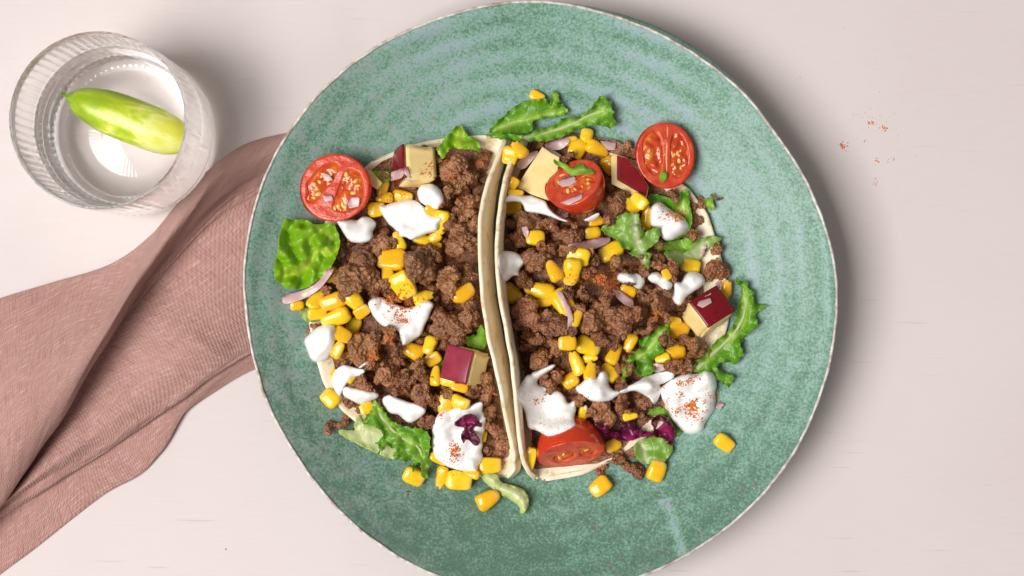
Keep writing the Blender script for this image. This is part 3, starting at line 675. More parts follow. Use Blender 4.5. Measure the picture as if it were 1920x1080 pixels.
# ---- lettuce that lies under the rest
LET = 'lettuce leaves tucked in the tacos'
leaf('lettuce_leaf', [(533,408),(548,413),(575,410),(592,423),(625,415),(640,450),(632,480),(622,500),(612,515),(590,530),(570,543),(545,541),(534,541),(528,533),(516,527),(513,510),(515,490),(521,470),(522,445),(529,425)], M['butter'],
     'bright green bubbly lettuce leaf sticking out below the round tomato', rib=[(632,470),(590,472),(578,495),(545,512),(522,520)], jag=.9, ruffle=.0012, bubble=.0032, lift=.0062, seed=1, group=LET, fmin=.25, sig=7)
leaf('lettuce_leaf', tr('E', [(335,775),(340,740),(430,750),(480,750),(462,720),(500,612),(525,640),(545,700),(600,690),(660,720),(760,790),(840,910),(830,1005),(740,980),(640,940),(520,880),(400,820)]), M['pale'],
     'pale yellow lettuce rib under the dark green frisee', jag=1, ruffle=.001, lift=.0015, seed=2, group=LET, thick=.0011, sig=6)
leaf('lettuce_leaf', tr('N', [(1270,790),(1370,780),(1395,845),(1440,850),(1500,868),(1550,900),(1566,960),(1540,1025),(1508,1030),(1512,985),(1440,935),(1390,915),(1330,865),(1290,830)]), M['pale'],
     'pale whitish lettuce strip curling out onto the plate at the fold', jag=.5, ruffle=.002, lift=.003, seed=3, group=LET, thick=.001, sig=6, arch=.003)
leaf('lettuce_leaf', tr('H', [(390,650),(430,628),(560,668),(640,680),(645,612),(712,590),(716,700),(740,800),(742,880),(700,945),(600,1002),(540,1000),(470,900),(410,740)]), M['frisee'],
     'green lettuce leaf standing behind the bean-shaped yogurt dollop', rib=tr('H', [(700,940),(690,780),(660,690)]), jag=1, ruffle=.002, lift=.004, seed=4, group=LET, fmin=.25)
leaf('lettuce_leaf', tr('J', [(320,165),(360,120),(470,108),(560,88),(585,130),(545,182),(480,195),(400,184)]), M['frisee'], 'dark green lettuce fold under the bean-shaped yogurt dollop', jag=1.5, ruffle=.002, bubble=.0016, lift=.002, seed=5, group=LET, fmin=.35)
leaf('lettuce_leaf', tr('J', [(360,195),(450,165),(520,200),(580,125),(630,100),(700,75),(742,85),(790,95),(745,115),(705,150),(665,170),(640,210),(620,255),(545,245),(480,285),(420,245)]), M['celery'], 'pale green lettuce piece with frilly tip above the outer beef crumble', jag=2, ruffle=.002, lift=.002, seed=6, group=LET)
leaf('lettuce_leaf', tr('L', [(262,735),(350,700),(430,680),(548,740),(548,790),(500,865),(470,885),(420,872),(360,892),(300,872),(268,810)]), M['celery'], 'translucent pale green lettuce end below the purple radicchio', rib=tr('L', [(300,700),(330,790),(350,880)]), jag=1, ruffle=.0012, lift=.0035, seed=7, group=LET, sig=7)
leaf('lettuce_leaf', tr('L', [(345,525),(440,460),(500,495),(545,570),(590,640),(620,660),(570,690),(520,640),(470,560),(410,540)]), M['frisee'], 'small dark green frill beside the heavily dusted yogurt', jag=2.5, ruffle=.002, lift=.001, seed=8, group=LET, fmin=.4)
leaf('lettuce_leaf', tr('H', [(815,690),(860,668),(895,672),(905,700),(918,752),(890,772),(850,735)]), M['frisee'], 'tiny green frill on the plate beside a beef scrap', jag=2, ruffle=.0015, lift=.002, seed=9, group=LET, fmin=.2)
leaf('lettuce_leaf', tr('B', [(-20,355),(60,362),(140,370),(145,455),(80,465),(0,425)]), M['butter'], 'yellow green lettuce scrap right of the round tomato', jag=1, seed=10, group=LET, lift=.002)
leaf('lettuce_leaf', tr('C', [(258,660),(330,598),(400,690),(490,700),(400,742),(330,738)]), M['celery'], 'pale green lettuce scrap under the corn by the onion strip', jag=1, seed=11, group=LET, lift=.002, sig=6)
leaf('lettuce_leaf', tr('D', [(765,800),(830,750),(870,765),(888,680),(915,670),(935,700),(960,780),(955,870),(880,880),(800,860)]), M['frisee'], 'green frisee scrap between the rosy apple cube and tortilla wall', jag=3, ruffle=.003, seed=12, group=LET, lift=.002, fmin=.3)
leaf('lettuce_leaf', tr('D', [(525,1010),(570,965),(612,960),(615,1040),(560,1050)]), M['frisee'], 'tiny green lettuce bit left of the rosy apple cube', jag=1, seed=13, group=LET, lift=.003, fmin=.3)
leaf('lettuce_leaf', tr('J', [(565,990),(580,940),(640,890),(700,830),(730,780),(800,740),(850,680),(868,600),(878,540),(900,460),(890,412),(860,402),(870,350),(902,392),(940,378),(946,440),(1005,455),(972,500),(1000,545),(1075,540),(1040,582),(1002,600),(1002,640),(1022,690),(962,722),(905,780),(892,830),(925,880),(882,910),(870,947),(800,930),(742,942),(732,970),(790,1010),(857,1020),(842,1060),(820,1112),(790,1082),(740,1050),(690,1000),(640,1008)]), M['frisee'],
     'long curly frisee leaf lying on the plate beside the red apple cube', rib=tr('J', [(600,975),(680,900),(770,820),(850,740),(910,640),(930,540),(915,440)]), jag=3.2, ruffle=.0042, bubble=.0014, lift=.0045, seed=14, group=LET, sig=8)

# ------------------------------------------------------------------ corn
def corn_mesh(seed, bend=0.0, taper=.35, sq=2.7, dent=.12, torn=0.0):
    n, m = 22, 18; V, tip = [], []
    for i in range(n):
        u = -1 + 2 * i / (n - 1); e = (1 - abs(u) ** 3.0) ** (1 / 2.4) if abs(u) < 1 else 0.0
        if u < 0: e = min(1, (1 - abs(u) ** 4.0) ** (1 / 3.0)) if abs(u) < 1 else 0
        wy = (1 - taper * (.5 - .5 * u)) * e; wz = (.78 - .30 * (.5 - .5 * u)) * e
        for j in range(m):
            a = 2 * math.pi * j / m; c, s_ = math.cos(a), math.sin(a)
            y = math.copysign(abs(c) ** (2 / sq), c) * wy; z = math.copysign(abs(s_) ** (2 / sq), s_) * wz; x = u
            x -= dent * max(0, u - .55) * math.exp(-((y / .4) ** 2 + (z / .3) ** 2)) * 2.0 if u > .55 else 0
            y += bend * (1 - u * u) * 1.0
            k = 1 + .07 * nz(x * 1.6 + seed * 7, y * 1.6, z * 1.6) + .03 * nz(x * 4 + seed, y * 4, z * 4)
            if torn and u < -.55: x += torn * nz(seed + y * 3, z * 3, 2)
            V.append((x * k, y * k * .78, z * k * .78)); tip.append(max(0, (-u - .45) / .55))
    F = []
    for i in range(n - 1):
        for j in range(m):
            a = i * m + j; b = i * m + (j + 1) % m; F.append((a, b, b + m, a + m))
    me = mesh_from(V, F, {'tip': tip}); bm = bmesh.new(); bm.from_mesh(me); bmesh.ops.remove_doubles(bm, verts=bm.verts, dist=.004); bmesh.ops.recalc_face_normals(bm, faces=bm.faces); bm.to_mesh(me); bm.free()
    me.polygons.foreach_set('use_smooth', [True] * len(me.polygons)); me.materials.append(M['corn']); return me
CORN = dict(k=[corn_mesh(1), corn_mesh(2, taper=.45), corn_mesh(3, taper=.28, sq=3.2), corn_mesh(4, taper=.4, torn=.25), corn_mesh(9, taper=.5, sq=2.4)],
            b=[corn_mesh(5, taper=.12, sq=4.2, dent=.2), corn_mesh(6, taper=.18, sq=3.8)], c=[corn_mesh(7, bend=.28, taper=.2)], r=[corn_mesh(8, taper=.15, sq=2.1, dent=.05)])
A_, B_, C_ = 'corn kernels in the taco nearer the napkin', 'corn kernels in the taco farther from the napkin', 'corn kernels fallen on the plate'
CORNS = [  # x, y, angle (image, counter-clockwise), length, width, shape, label, group
 (717,354,80,34,25,'k','corn kernel topmost of the trio above the widest yogurt dollop',A_),(721,372,10,34,24,'k','torn corn kernel lower left of the trio above the widest yogurt',A_),(755,368,-8,42,30,'k','paprika-dusted corn kernel directly below the cube of apple with purple onion',A_),
 (706,393,5,32,28,'b','corn kernel at the left end of the widest yogurt dollop',A_),(828,416,80,46,34,'k','corn kernel at the right end of the widest yogurt dollop',A_),(748,453,-70,38,25,'k','upright corn kernel hanging below the widest yogurt dollop',A_),
 (790,449,-8,34,23,'k','flat corn kernel under the lower edge of the widest yogurt',A_),(816,446,40,25,22,'b','small cut corn kernel at the lower right of the widest yogurt',A_),(821,460,0,14,10,'r','tiny corn bit below the small cut kernel',A_),(808,395,-30,26,18,'k','corn kernel peeking between the widest yogurt and round yogurt blob',A_),
 (736,487,0,52,38,'b','broad blocky corn kernel topmost above the paprika-dusted central yogurt',A_),(728,521,-80,46,30,'k','corn kernel squeezed under the broad blocky kernel',A_),(756,533,-62,52,42,'b','large paprika-dusted corn kernel above the central yogurt',A_),(793,557,20,38,28,'k','corn kernel half sunk in the central yogurt',A_),
 (866,547,25,46,32,'c','lone crescent corn kernel near the tortilla wall',A_),(774,658,-25,46,38,'k','large corn kernel under the tip of the central yogurt',A_),(806,647,70,36,28,'k','upper corn kernel of the pair below the greyest beef chunk',A_),(812,673,30,30,24,'b','lower corn kernel of the pair left of the rosy apple cube',A_),
 (817,705,85,38,25,'k','upright corn kernel at the lower left corner of the rosy apple',A_),(840,714,-10,32,26,'k','corn kernel half hidden under the rosy apple cube',A_),(862,727,-10,34,20,'k','corn kernel shaded below the rosy apple cube',A_),(836,758,85,38,30,'b','blocky corn kernel standing on the yogurt with the purple shred',A_),
 (864,752,-20,34,26,'c','yogurt-smeared crescent corn kernel above the purple shred',A_),(917,873,3,44,31,'b','glossy corn kernel at the tortilla end beside the fold',A_),(906,818,80,22,14,'r','small corn kernel poking out of yogurt right of the purple shred',A_),(821,861,-30,36,18,'k','corn kernel under the lower left edge of the purple shred yogurt',A_),
 (828,894,78,40,24,'k','narrow corn kernel left of a broad kernel below the taco',A_),(860,901,-8,52,38,'b','broad corn kernel lying below the yogurt with the purple shred',A_),(884,888,-15,34,20,'k','corn kernel wedged under the yogurt at the tortilla lip',A_),(776,893,-25,42,34,'b','corn kernel on the plate under the dark frisee tip',C_),
 (915,936,30,46,40,'k','loose corn kernel on the plate left of the pale lettuce strip',C_),(620,747,-40,36,32,'b','loose corn kernel on the plate touching the tortilla edge',C_),(657,708,50,20,17,'r','small corn kernel ringed by yogurt on the bare tortilla',A_),(688,765,20,30,25,'b','corn kernel under the tip of the dark frisee',A_),(625,700,80,20,10,'r','corn fragment on the bare tortilla left of the yogurt smear',A_),
 (608,510,-20,44,33,'b','corn kernel under the onion strip on the bubbly lettuce',A_),(557,573,5,26,21,'r','corn kernel farthest left, under the end of the onion strip',A_),(593,563,55,38,29,'k','corn kernel just below the onion strip',A_),(595,588,5,38,25,'b','pale-tipped corn kernel on the green scrap by the onion strip',A_),
 (624,566,15,44,35,'k','horseshoe-marked corn kernel in the cluster by the onion strip',A_),(664,563,-50,46,40,'k','ring-marked corn kernel left of the central yogurt',A_),(678,584,30,32,25,'b','corn kernel under the ring-marked kernel',A_),(630,596,22,56,36,'k','largest corn kernel above the yogurt ball on the tortilla edge',A_),
 (664,611,60,34,30,'k','shaded corn kernel right of the largest kernel by the yogurt ball',A_),(642,628,-30,34,30,'k','upper corn kernel at the right side of the yogurt ball',A_),(634,656,62,36,24,'k','lower corn kernel at the right side of the yogurt ball',A_),
 (957,291,75,36,31,'b','corn kernel between tortilla fold and onion at the taco top',B_),(974,281,-50,36,28,'k','corn kernel behind another at the top of the tortilla fold',B_),(1007,181,-25,28,20,'b','corn kernel peeking over the top frisee leaf',C_),(1083,279,60,38,34,'r','glossy corn kernel above the sprig-topped tomato',B_),
 (1069,263,20,28,20,'k','corn kernel behind the glossy one under the top frisee',B_),(1100,254,80,27,25,'r','round dim corn kernel nearest the top frisee tip',B_),(1120,279,-25,48,34,'k','bright corn kernel upper right of the sprig-topped tomato',B_),(1143,311,-60,38,30,'k','dim corn kernel between the sprig-topped tomato and red apple wedge',B_),
 (962,344,60,26,22,'b','dim corn kernel left of the pale apple wedge',B_),(966,361,0,30,14,'k','corn sliver under yogurt below the pale apple wedge',B_),(962,391,5,37,27,'b','cut corn kernel under yogurt next to the tortilla fold',B_),(1183,386,-38,36,24,'k','bright corn kernel below the dark red apple wedge',B_),
 (1199,377,-40,36,26,'b','dim corn kernel touching the dark red apple wedge',B_),(1213,409,80,48,29,'k','upright corn kernel at the left of the bean-shaped yogurt',B_),(1118,416,20,28,19,'k','dim corn kernel under the lower right of the sprig-topped tomato',B_),(1004,446,0,36,30,'b','corn kernel with a white onion flake on dark beef',B_),
 (1111,437,8,33,25,'r','round corn kernel above the flat onion strip',B_),(1146,472,28,50,34,'b','paprika-speckled corn kernel right of the flat onion strip',B_),(1085,481,-10,44,35,'b','rear corn kernel of the trio below the flat onion strip',B_),(1072,509,80,54,40,'k','tallest corn kernel of the trio below the flat onion strip',B_),
 (1038,508,-62,44,32,'k','left corn kernel of the trio below the flat onion strip',B_),(1011,545,-15,56,38,'k','torn corn kernel between the trio and the tortilla wall',B_),(1019,567,10,32,20,'k','ragged corn piece under the torn kernel',B_),(961,549,-60,42,36,'k','shaded corn kernel beside the tortilla wall below the wall yogurt',B_),
 (1056,567,-58,56,40,'b','large corn kernel under the onion curl',B_),(1080,597,60,34,26,'k','corn kernel behind the onion curl',B_),(1064,643,3,36,31,'b','left corn kernel of the pair at the onion curl tip',B_),(1102,649,-20,46,39,'k','right corn kernel of the pair at the onion curl tip',B_),
 (1107,672,10,30,20,'k','corn kernel hidden behind the pair at the onion curl tip',B_),(1081,681,-68,48,29,'k','upright corn kernel above the yogurt below the corn cluster',B_),(1070,713,30,33,30,'r','round corn kernel left end above the yogurt below the cluster',B_),(1107,697,80,36,26,'k','corn kernel rising out of the yogurt below the cluster',B_),
 (1142,699,-40,40,33,'k','dim corn kernel right of the yogurt below the cluster',B_),(1152,664,62,46,32,'k','bright oval corn kernel left of the small curly frisee',B_),(1182,642,65,36,27,'k','corn kernel at the upper left of the small curly frisee',B_),(1092,780,80,38,17,'b','narrow corn kernel right of the folded yogurt above the tomato',B_),
 (1077,792,60,24,16,'k','corn bit under the folded yogurt above the tomato',B_),(1150,835,20,31,25,'r','round corn kernel between tomato and purple radicchio ribbon',B_),(995,858,80,40,20,'b','shaded corn kernel between the tortilla wall and lower tomato',B_),(1272,618,-20,38,35,'b','corn kernel left of the dark red apple cube',B_),
 (1264,602,0,28,20,'k','corn kernel behind another left of the dark red apple cube',B_),(1267,660,10,38,34,'k','round-shouldered corn kernel below the apple cube, by curly frisee',B_),(1243,672,20,30,24,'k','dim corn kernel under the small curly frisee',B_),(1294,499,-10,37,28,'k','corn kernel above the yogurt behind the dark red apple cube',B_),
 (1250,515,-60,22,17,'b','small corn kernel between the yogurt beads',B_),(1178,545,-25,34,27,'k','corn kernel under the leftmost yogurt bead',B_),(1362,542,80,34,25,'k','dim corn kernel behind the dark red apple cube at the tortilla edge',B_),(1231,882,70,38,35,'k','loose corn kernel on the plate below the pale lettuce end',C_),
 (1358,830,-35,42,31,'b','lone corn kernel farthest out on the plate',C_),(1126,912,40,42,36,'k','loose corn kernel on the plate below the beef scraps',C_),(1181,781,10,30,18,'k','corn kernel deep behind the purple radicchio ribbon',B_)]
rg = random.Random(11)
def put_corn():
    placed = []
    for x, y, ang, L, W, shp, lab, grp in CORNS:
        o = bpy.data.objects.new('corn_kernel', rg.choice(CORN[shp])); COL.objects.link(o)
        q = [(x + dx, y + dy) for dx in (-8, 0, 8) for dy in (-8, 0, 8)]; zz = float(np.percentile(samp(HM, q), 80)); w = P(x, y, .02)
        hz = W * S * .5 * .72; z = max(zz + hz * .55, plate_z(w.x, w.y) + hz * .85)
        for x2, y2, z2, r2 in placed:                      # kernels that touch lie on one another, not in one another
            dd = math.hypot(x - x2, y - y2) / ((L + W) / 4 + r2)
            if dd < .95: z = max(z, z2 + hz * 1.15 * (1 - dd) ** .5 if dd > .35 else z2 + hz * .95)
        placed.append((x, y, z, (L + W) / 4)); k = S * (1 - z / CAM_H)
        o.location = P(x, y, z); q_ = rg.uniform(.96, 1.10); o.scale = (L * k * .52 * q_, W * k * .66 * q_, W * k * .60 * q_)
        flip = math.pi if rg.random() < .5 else 0
        tilt = (rg.uniform(-.3, .3), rg.uniform(-.3, .3)) if grp != C_ else (rg.uniform(-.15, .15), rg.uniform(-.1, .1))
        o.rotation_euler = Euler((tilt[0], tilt[1], R(ang) + flip), 'XYZ'); tag(o, lab, 'corn', grp)
put_corn()

# ------------------------------------------------------------------ apples
def apple_box(px, py, z, size, yaw, tilt_dir, tilt, skin_mat, label, skin_face='top'):
    """A cube of apple, one face of it skin. size in metres (x, y, z)."""
    root = empty('apple_cube', (0, 0, 0)); sx, sy, sz = [v / 2 for v in size]
    bm = bmesh.new(); bmesh.ops.create_cube(bm, size=1, matrix=Matrix.Diagonal((sx * 2, sy * 2, sz * 2, 1))); bmesh.ops.bevel(bm, geom=bm.edges[:], offset=.0013, segments=3, affect='EDGES')
    bmesh.ops.subdivide_edges(bm, edges=[e for e in bm.edges if e.calc_length() > .004], cuts=7, use_grid_fill=True)
    for v in bm.verts: v.co += Vector((nz(v.co.x * 160, v.co.y * 160, 1), nz(v.co.y * 160, v.co.z * 160, 2), nz(v.co.z * 160, v.co.x * 160, 3))) * .0011
    me = bpy.data.meshes.new('apple'); bm.to_mesh(me); bm.free(); fl = link('flesh', me, M['apple'], root)
    V = []; n = 15
    for i in range(n):
        for j in range(n):
            a, b = -1 + 2 * i / (n - 1), -1 + 2 * j / (n - 1); V.append((a * (sx + .0001), b * (sy + .0001), sz + .0004 + .0011 * (1 - a * a) * .7 + .0005 * (1 - b * b)))
    sk = link('skin', mesh_from(V, grid_faces(n, n)), skin_mat, root); md = sk.modifiers.new('t', 'SOLIDIFY'); md.thickness = .0009; md.offset = -1
    root.location = P(px, py, z)
    ax = Vector((-math.sin(tilt_dir), math.cos(tilt_dir), 0))     # tilting turns the skin's normal toward tilt_dir
    root.rotation_euler = (Matrix.Rotation(tilt, 3, ax) @ Matrix.Rotation(yaw, 3, 'Z')).to_euler()
    return tag(root, label, 'apple', 'apple pieces')
def zt(px, py, q=70, r=12): return float(np.percentile(samp(HM, [(px + a, py + b) for a in (-r, 0, r) for b in (-r, 0, r)]), q))
apple_box(1325, 588, zt(1325, 588) + .0075, (.0168, .0150, .0165), R(33), R(62), R(27), M['apple_red'], 'cube of apple with dark red skin up, beside the frisee on the plate')
apple_box(874, 686, zt(874, 686) + .0092, (.0150, .0160, .0150), R(-13), R(167), R(33), M['apple_pink'], 'rosy-skinned apple cube leaning by the tortilla wall')
apple_box(780, 313, zt(780, 313) + .0060, (.0150, .0165, .0165), R(14), R(178), R(68), M['apple_red'], 'apple cube with maroon side skin at the tortilla top by the lettuce')
HM2 = HM
def slab(name, poly_flesh, poly_skin, thick, lift, label, skin_mat, parts=True):
    root = empty(name, (0, 0, 0)); c = np.mean(poly_flesh, 0); z = zt(c[0], c[1], 60, 14) + lift
    fl = chip('flesh', poly_flesh, M['apple'], None, None, thick=thick, zabs=z, parent=root, smooth_n=0, dome=.02)
    if poly_skin is not None: chip('skin', poly_skin, skin_mat, None, None, thick=.0016, zabs=z + thick * .93, lift=.0004, parent=root, smooth_n=0, dome=.1)
    return tag(root, label, 'apple', 'apple pieces')
slab('apple_wedge', tr('G', [(486,478),(560,530),(620,560),(600,700),(540,900),(480,880),(400,850),(335,815),(288,800),(312,748),(360,670),(420,580)]), None, .011, .001, 'pale yellow apple wedge behind the sprig-topped tomato', None)
slab('apple_wedge', tr('H', [(108,345),(150,330),(235,360),(345,490),(400,580),(385,668),(400,715),(330,700),(230,620),(110,560)]), tr('H', [(152,338),(232,362),(342,490),(396,580),(380,655),(300,615),(152,528)]), .009, .001, 'apple wedge with dark red skin between two tomato halves', M['apple_red'])
slab('apple_sliver', tr('A', [(845,440),(880,448),(975,555),(935,612),(880,575)]), None, .004, .002, 'thin pale apple sliver right of the round tomato', None)

# ------------------------------------------------------------------ tomatoes
def tomato(px, py, rx, ry, depth, yaw, tilt_dir, tilt, z0, chambers, seeds, label, septum=None, gel_drop=.0006, seed=0):
    """Half tomato, cut face up before tilting. rx, ry, depth in metres; chambers as outlines in unit-disc coordinates (y up)."""
    root = empty('tomato_half', (0, 0, 0)); n, m = 26, 72; V = []
    wob = lambda a: 1 + .018 * math.sin(2 * a + seed) + .012 * math.sin(3 * a + 2 * seed)
    for i in range(n):
        ph = math.pi / 2 * i / (n - 1)
        for j in range(m):
            a = 2 * math.pi * j / m; k = wob(a) * math.cos(ph) ** .88; V.append((rx * k * math.cos(a), ry * k * math.sin(a), -depth * math.sin(ph) - .0004))
    bm = bmesh.new(); bm.from_mesh(mesh_from(V, [(i * m + j, (i + 1) * m + j, (i + 1) * m + (j + 1) % m, i * m + (j + 1) % m) for i in range(n - 1) for j in range(m)]))
    bmesh.ops.remove_doubles(bm, verts=bm.verts, dist=1e-6); bmesh.ops.recalc_face_normals(bm, faces=bm.faces); me = bpy.data.meshes.new('s'); bm.to_mesh(me); bm.free()
    sk = link('skin', me, M['tskin'], root)
    chs = [np.array([(x * (1.14 + .10 * nz(x * 4, y * 4, seed)), y * (1.14 + .10 * nz(x * 4, y * 4, seed + 7))) for x, y in resample(chaikin(c, 2), .05)]) for c in chambers]; nr = 40; V, tone = [], []; Q = []
    for i in range(nr + 1):
        for j in range(96):
            a = 2 * math.pi * j / 96; r = (i / nr); Q.append((r * math.cos(a) * wob(a), r * math.sin(a) * wob(a)))
    Q = np.array(Q); dep = np.zeros(len(Q)); md = np.full(len(Q), 9.0)
    for c in chs:
        ins = inside(Q, c); dd = poly_dist(Q, c); dep = np.maximum(dep, np.where(ins, np.clip(dd / .16, 0, 1), 0)); md = np.minimum(md, np.where(ins, 0, dd))
    for k, (x, y) in enumerate(Q):
        rr = math.hypot(x, y); z = -.0034 * dep[k] + .0007 * nz(x * 3 + seed, y * 3, 1) * (1 - rr ** 4) - .0007 * max(0, (rr - .93) / .07) ** 2
        if rr > .995: z -= .0003
        V.append((x * rx, y * ry, z)); tone.append(.15 * max(0, 1 - md[k] / .12))
    F = [(i * 96 + j, (i + 1) * 96 + j, (i + 1) * 96 + (j + 1) % 96, i * 96 + (j + 1) % 96) for i in range(nr) for j in range(96)]
    link('flesh', mesh_from(V, F, {'tone': tone}), M['tflesh'], root)
    for ci, c in enumerate(chs):
        v, f, d = fill_poly(resample(c, .045), .055); VV = [(x * rx * .99, y * ry * .99, -gel_drop + .0013 * nz(x * 5 + seed, y * 5, ci) - .0006 * max(0, 1 - d[k] / .08)) for k, (x, y) in enumerate(v)]
        link('gel', mesh_from(VV, [t[::-1] for t in f]), M['gel'], root)
    rgs = random.Random(seed + 50); sm = None
    for sx, sy, sa in seeds:
        if sm is None:
            b2 = bmesh.new(); bmesh.ops.create_uvsphere(b2, u_segments=12, v_segments=8, radius=1)
            for v in b2.verts: v.co.y *= (1 - .35 * v.co.x)
            sm = bpy.data.meshes.new('seed'); b2.to_mesh(sm); b2.free(); sm.materials.append(M['seed']); sm.polygons.foreach_set('use_smooth', [True] * len(sm.polygons))
        o = bpy.data.objects.new('seed', sm); COL.objects.link(o); o.parent = root; k = rx / .0155
        o.location = (sx * rx, sy * ry, -gel_drop + rgs.uniform(-.0004, .0003)); q_ = rgs.uniform(.65, 1.1); o.scale = (.0015 * k * q_, .00095 * k * q_ * rgs.uniform(.8, 1.1), .0007 * k); o.rotation_euler = (rgs.uniform(-.4, .4), rgs.uniform(-.3, .3), R(sa + rgs.uniform(-25, 25)))
    if septum is not None:
        q = catmull(septum, 20); VV = []
        for k in range(20):
            t_ = q[min(k + 1, 19)] - q[max(k - 1, 0)]; t_ /= np.hypot(*t_); nn = np.array([t_[1], -t_[0]]); w = .045 * (.5 + .5 * math.sin(math.pi * k / 19))
            for j in range(5):
                u = -1 + j / 2; VV.append(((q[k, 0] + nn[0] * u * w) * rx, (q[k, 1] + nn[1] * u * w) * ry, .0004 * (1 - u * u) - .0001))
        link('core', mesh_from(VV, grid_faces(20, 5)), M['core'], root)
    root.location = P(px, py, z0); ax = Vector((-math.sin(tilt_dir), math.cos(tilt_dir), 0))
    root.rotation_euler = (Matrix.Rotation(tilt, 3, ax) @ Matrix.Rotation(yaw, 3, 'Z')).to_euler(); return tag(root, label, 'tomato', 'cherry tomato halves')
def nrm(pts, cx, cy, rx, ry): return [((x - cx) / rx, -(y - cy) / ry) for x, y in pts]
K1 = S * .955
tomato(628, 352, 67 * K1, 65 * K1, .013, 0, R(150), R(6), plate_z(*P(628, 352, .03).xy) + .0135,
       [nrm([(350,645),(368,560),(420,475),(500,405),(570,385),(625,430),(560,545),(500,615),(450,690),(400,712),(360,690)], 578, 593, 303, 293), nrm([(625,520),(675,440),(740,460),(795,520),(805,620),(775,720),(700,775),(600,785),(550,740),(580,650)], 578, 593, 303, 293)],
       [(-.52,.0,130),(-.60,.12,150),(-.45,.18,120),(-.62,-.10,170),(-.48,-.18,200),(-.30,.35,100),(-.12,.42,80),(-.62,-.28,190),(.38,.28,60),(.32,.40,75),(.60,.20,20),(.64,.05,10),(.10,-.55,260),(.22,-.50,280),(.30,-.58,290),(.0,-.60,250),(.52,-.15,0),(-.20,.22,110)],
       'largest round tomato half, cut side up, nearest the napkin', seed=1)
tomato(1074, 341, 60 * K1, 56 * K1, .0165, R(-22), R(128), R(47), zt(1085, 352, 80, 20) + .0140,
       [[(-.75,-.05),(-.5,.25),(-.05,.30),(.05,.10),(-.2,-.15),(-.5,-.3)], [(.15,.30),(.55,.35),(.75,.1),(.6,-.25),(.1,-.45),(-.25,-.5),(-.05,-.2),(.15,.0)]],
       [(.5,.2,40),(.58,.05,10),(.42,-.1,-20),(.2,-.25,-40),(.0,-.38,-60),(.3,.12,30),(-.4,.05,140),(-.55,-.08,160),(.45,-.25,0),(-.1,.15,90)], 'tilted tomato half topped with a green sprig', seed=2)
tomato(1248, 291, 57 * K1, 63 * K1, .0125, R(3), R(-10), R(5), max(zt(1248, 291, 60, 20), plate_z(*P(1248, 291, .03).xy)) + .0105,
       [[(-.72,.25),(-.55,.62),(-.2,.72),(-.05,.3),(-.08,-.35),(-.3,-.62),(-.62,-.3)], [(.16,.55),(.45,.62),(.68,.25),(.7,-.2),(.5,-.6),(.2,-.68),(.12,-.2)]],
       [(.42,.05,80),(.45,-.18,70),(.30,-.38,100),(.22,-.52,110),(.52,.12,60),(.5,-.4,80),(.3,.0,90)], 'tomato half cut side up resting on the plate, split by a pale core', septum=[(.12,.85),(.08,.4),(.04,0),(.02,-.4),(-.02,-.7)], gel_drop=.0004, seed=3)
tomato(1071, 853, 66 * K1, 54 * K1, .019, R(14), R(-82), R(60), plate_z(*P(1071, 851, .02).xy) + .0165,
       [[(-.55,-.15),(-.35,.25),(.05,.3),(.15,-.1),(-.1,-.45),(-.4,-.42)], [(.25,.3),(.6,.2),(.7,-.1),(.45,-.35),(.2,-.3),(.2,.0)]], [(-.35,-.1,120),(-.2,.1,60),(.45,.05,20)], 'tomato half on its side at the tortilla end, skin upward', seed=4)

HM = heightmap()
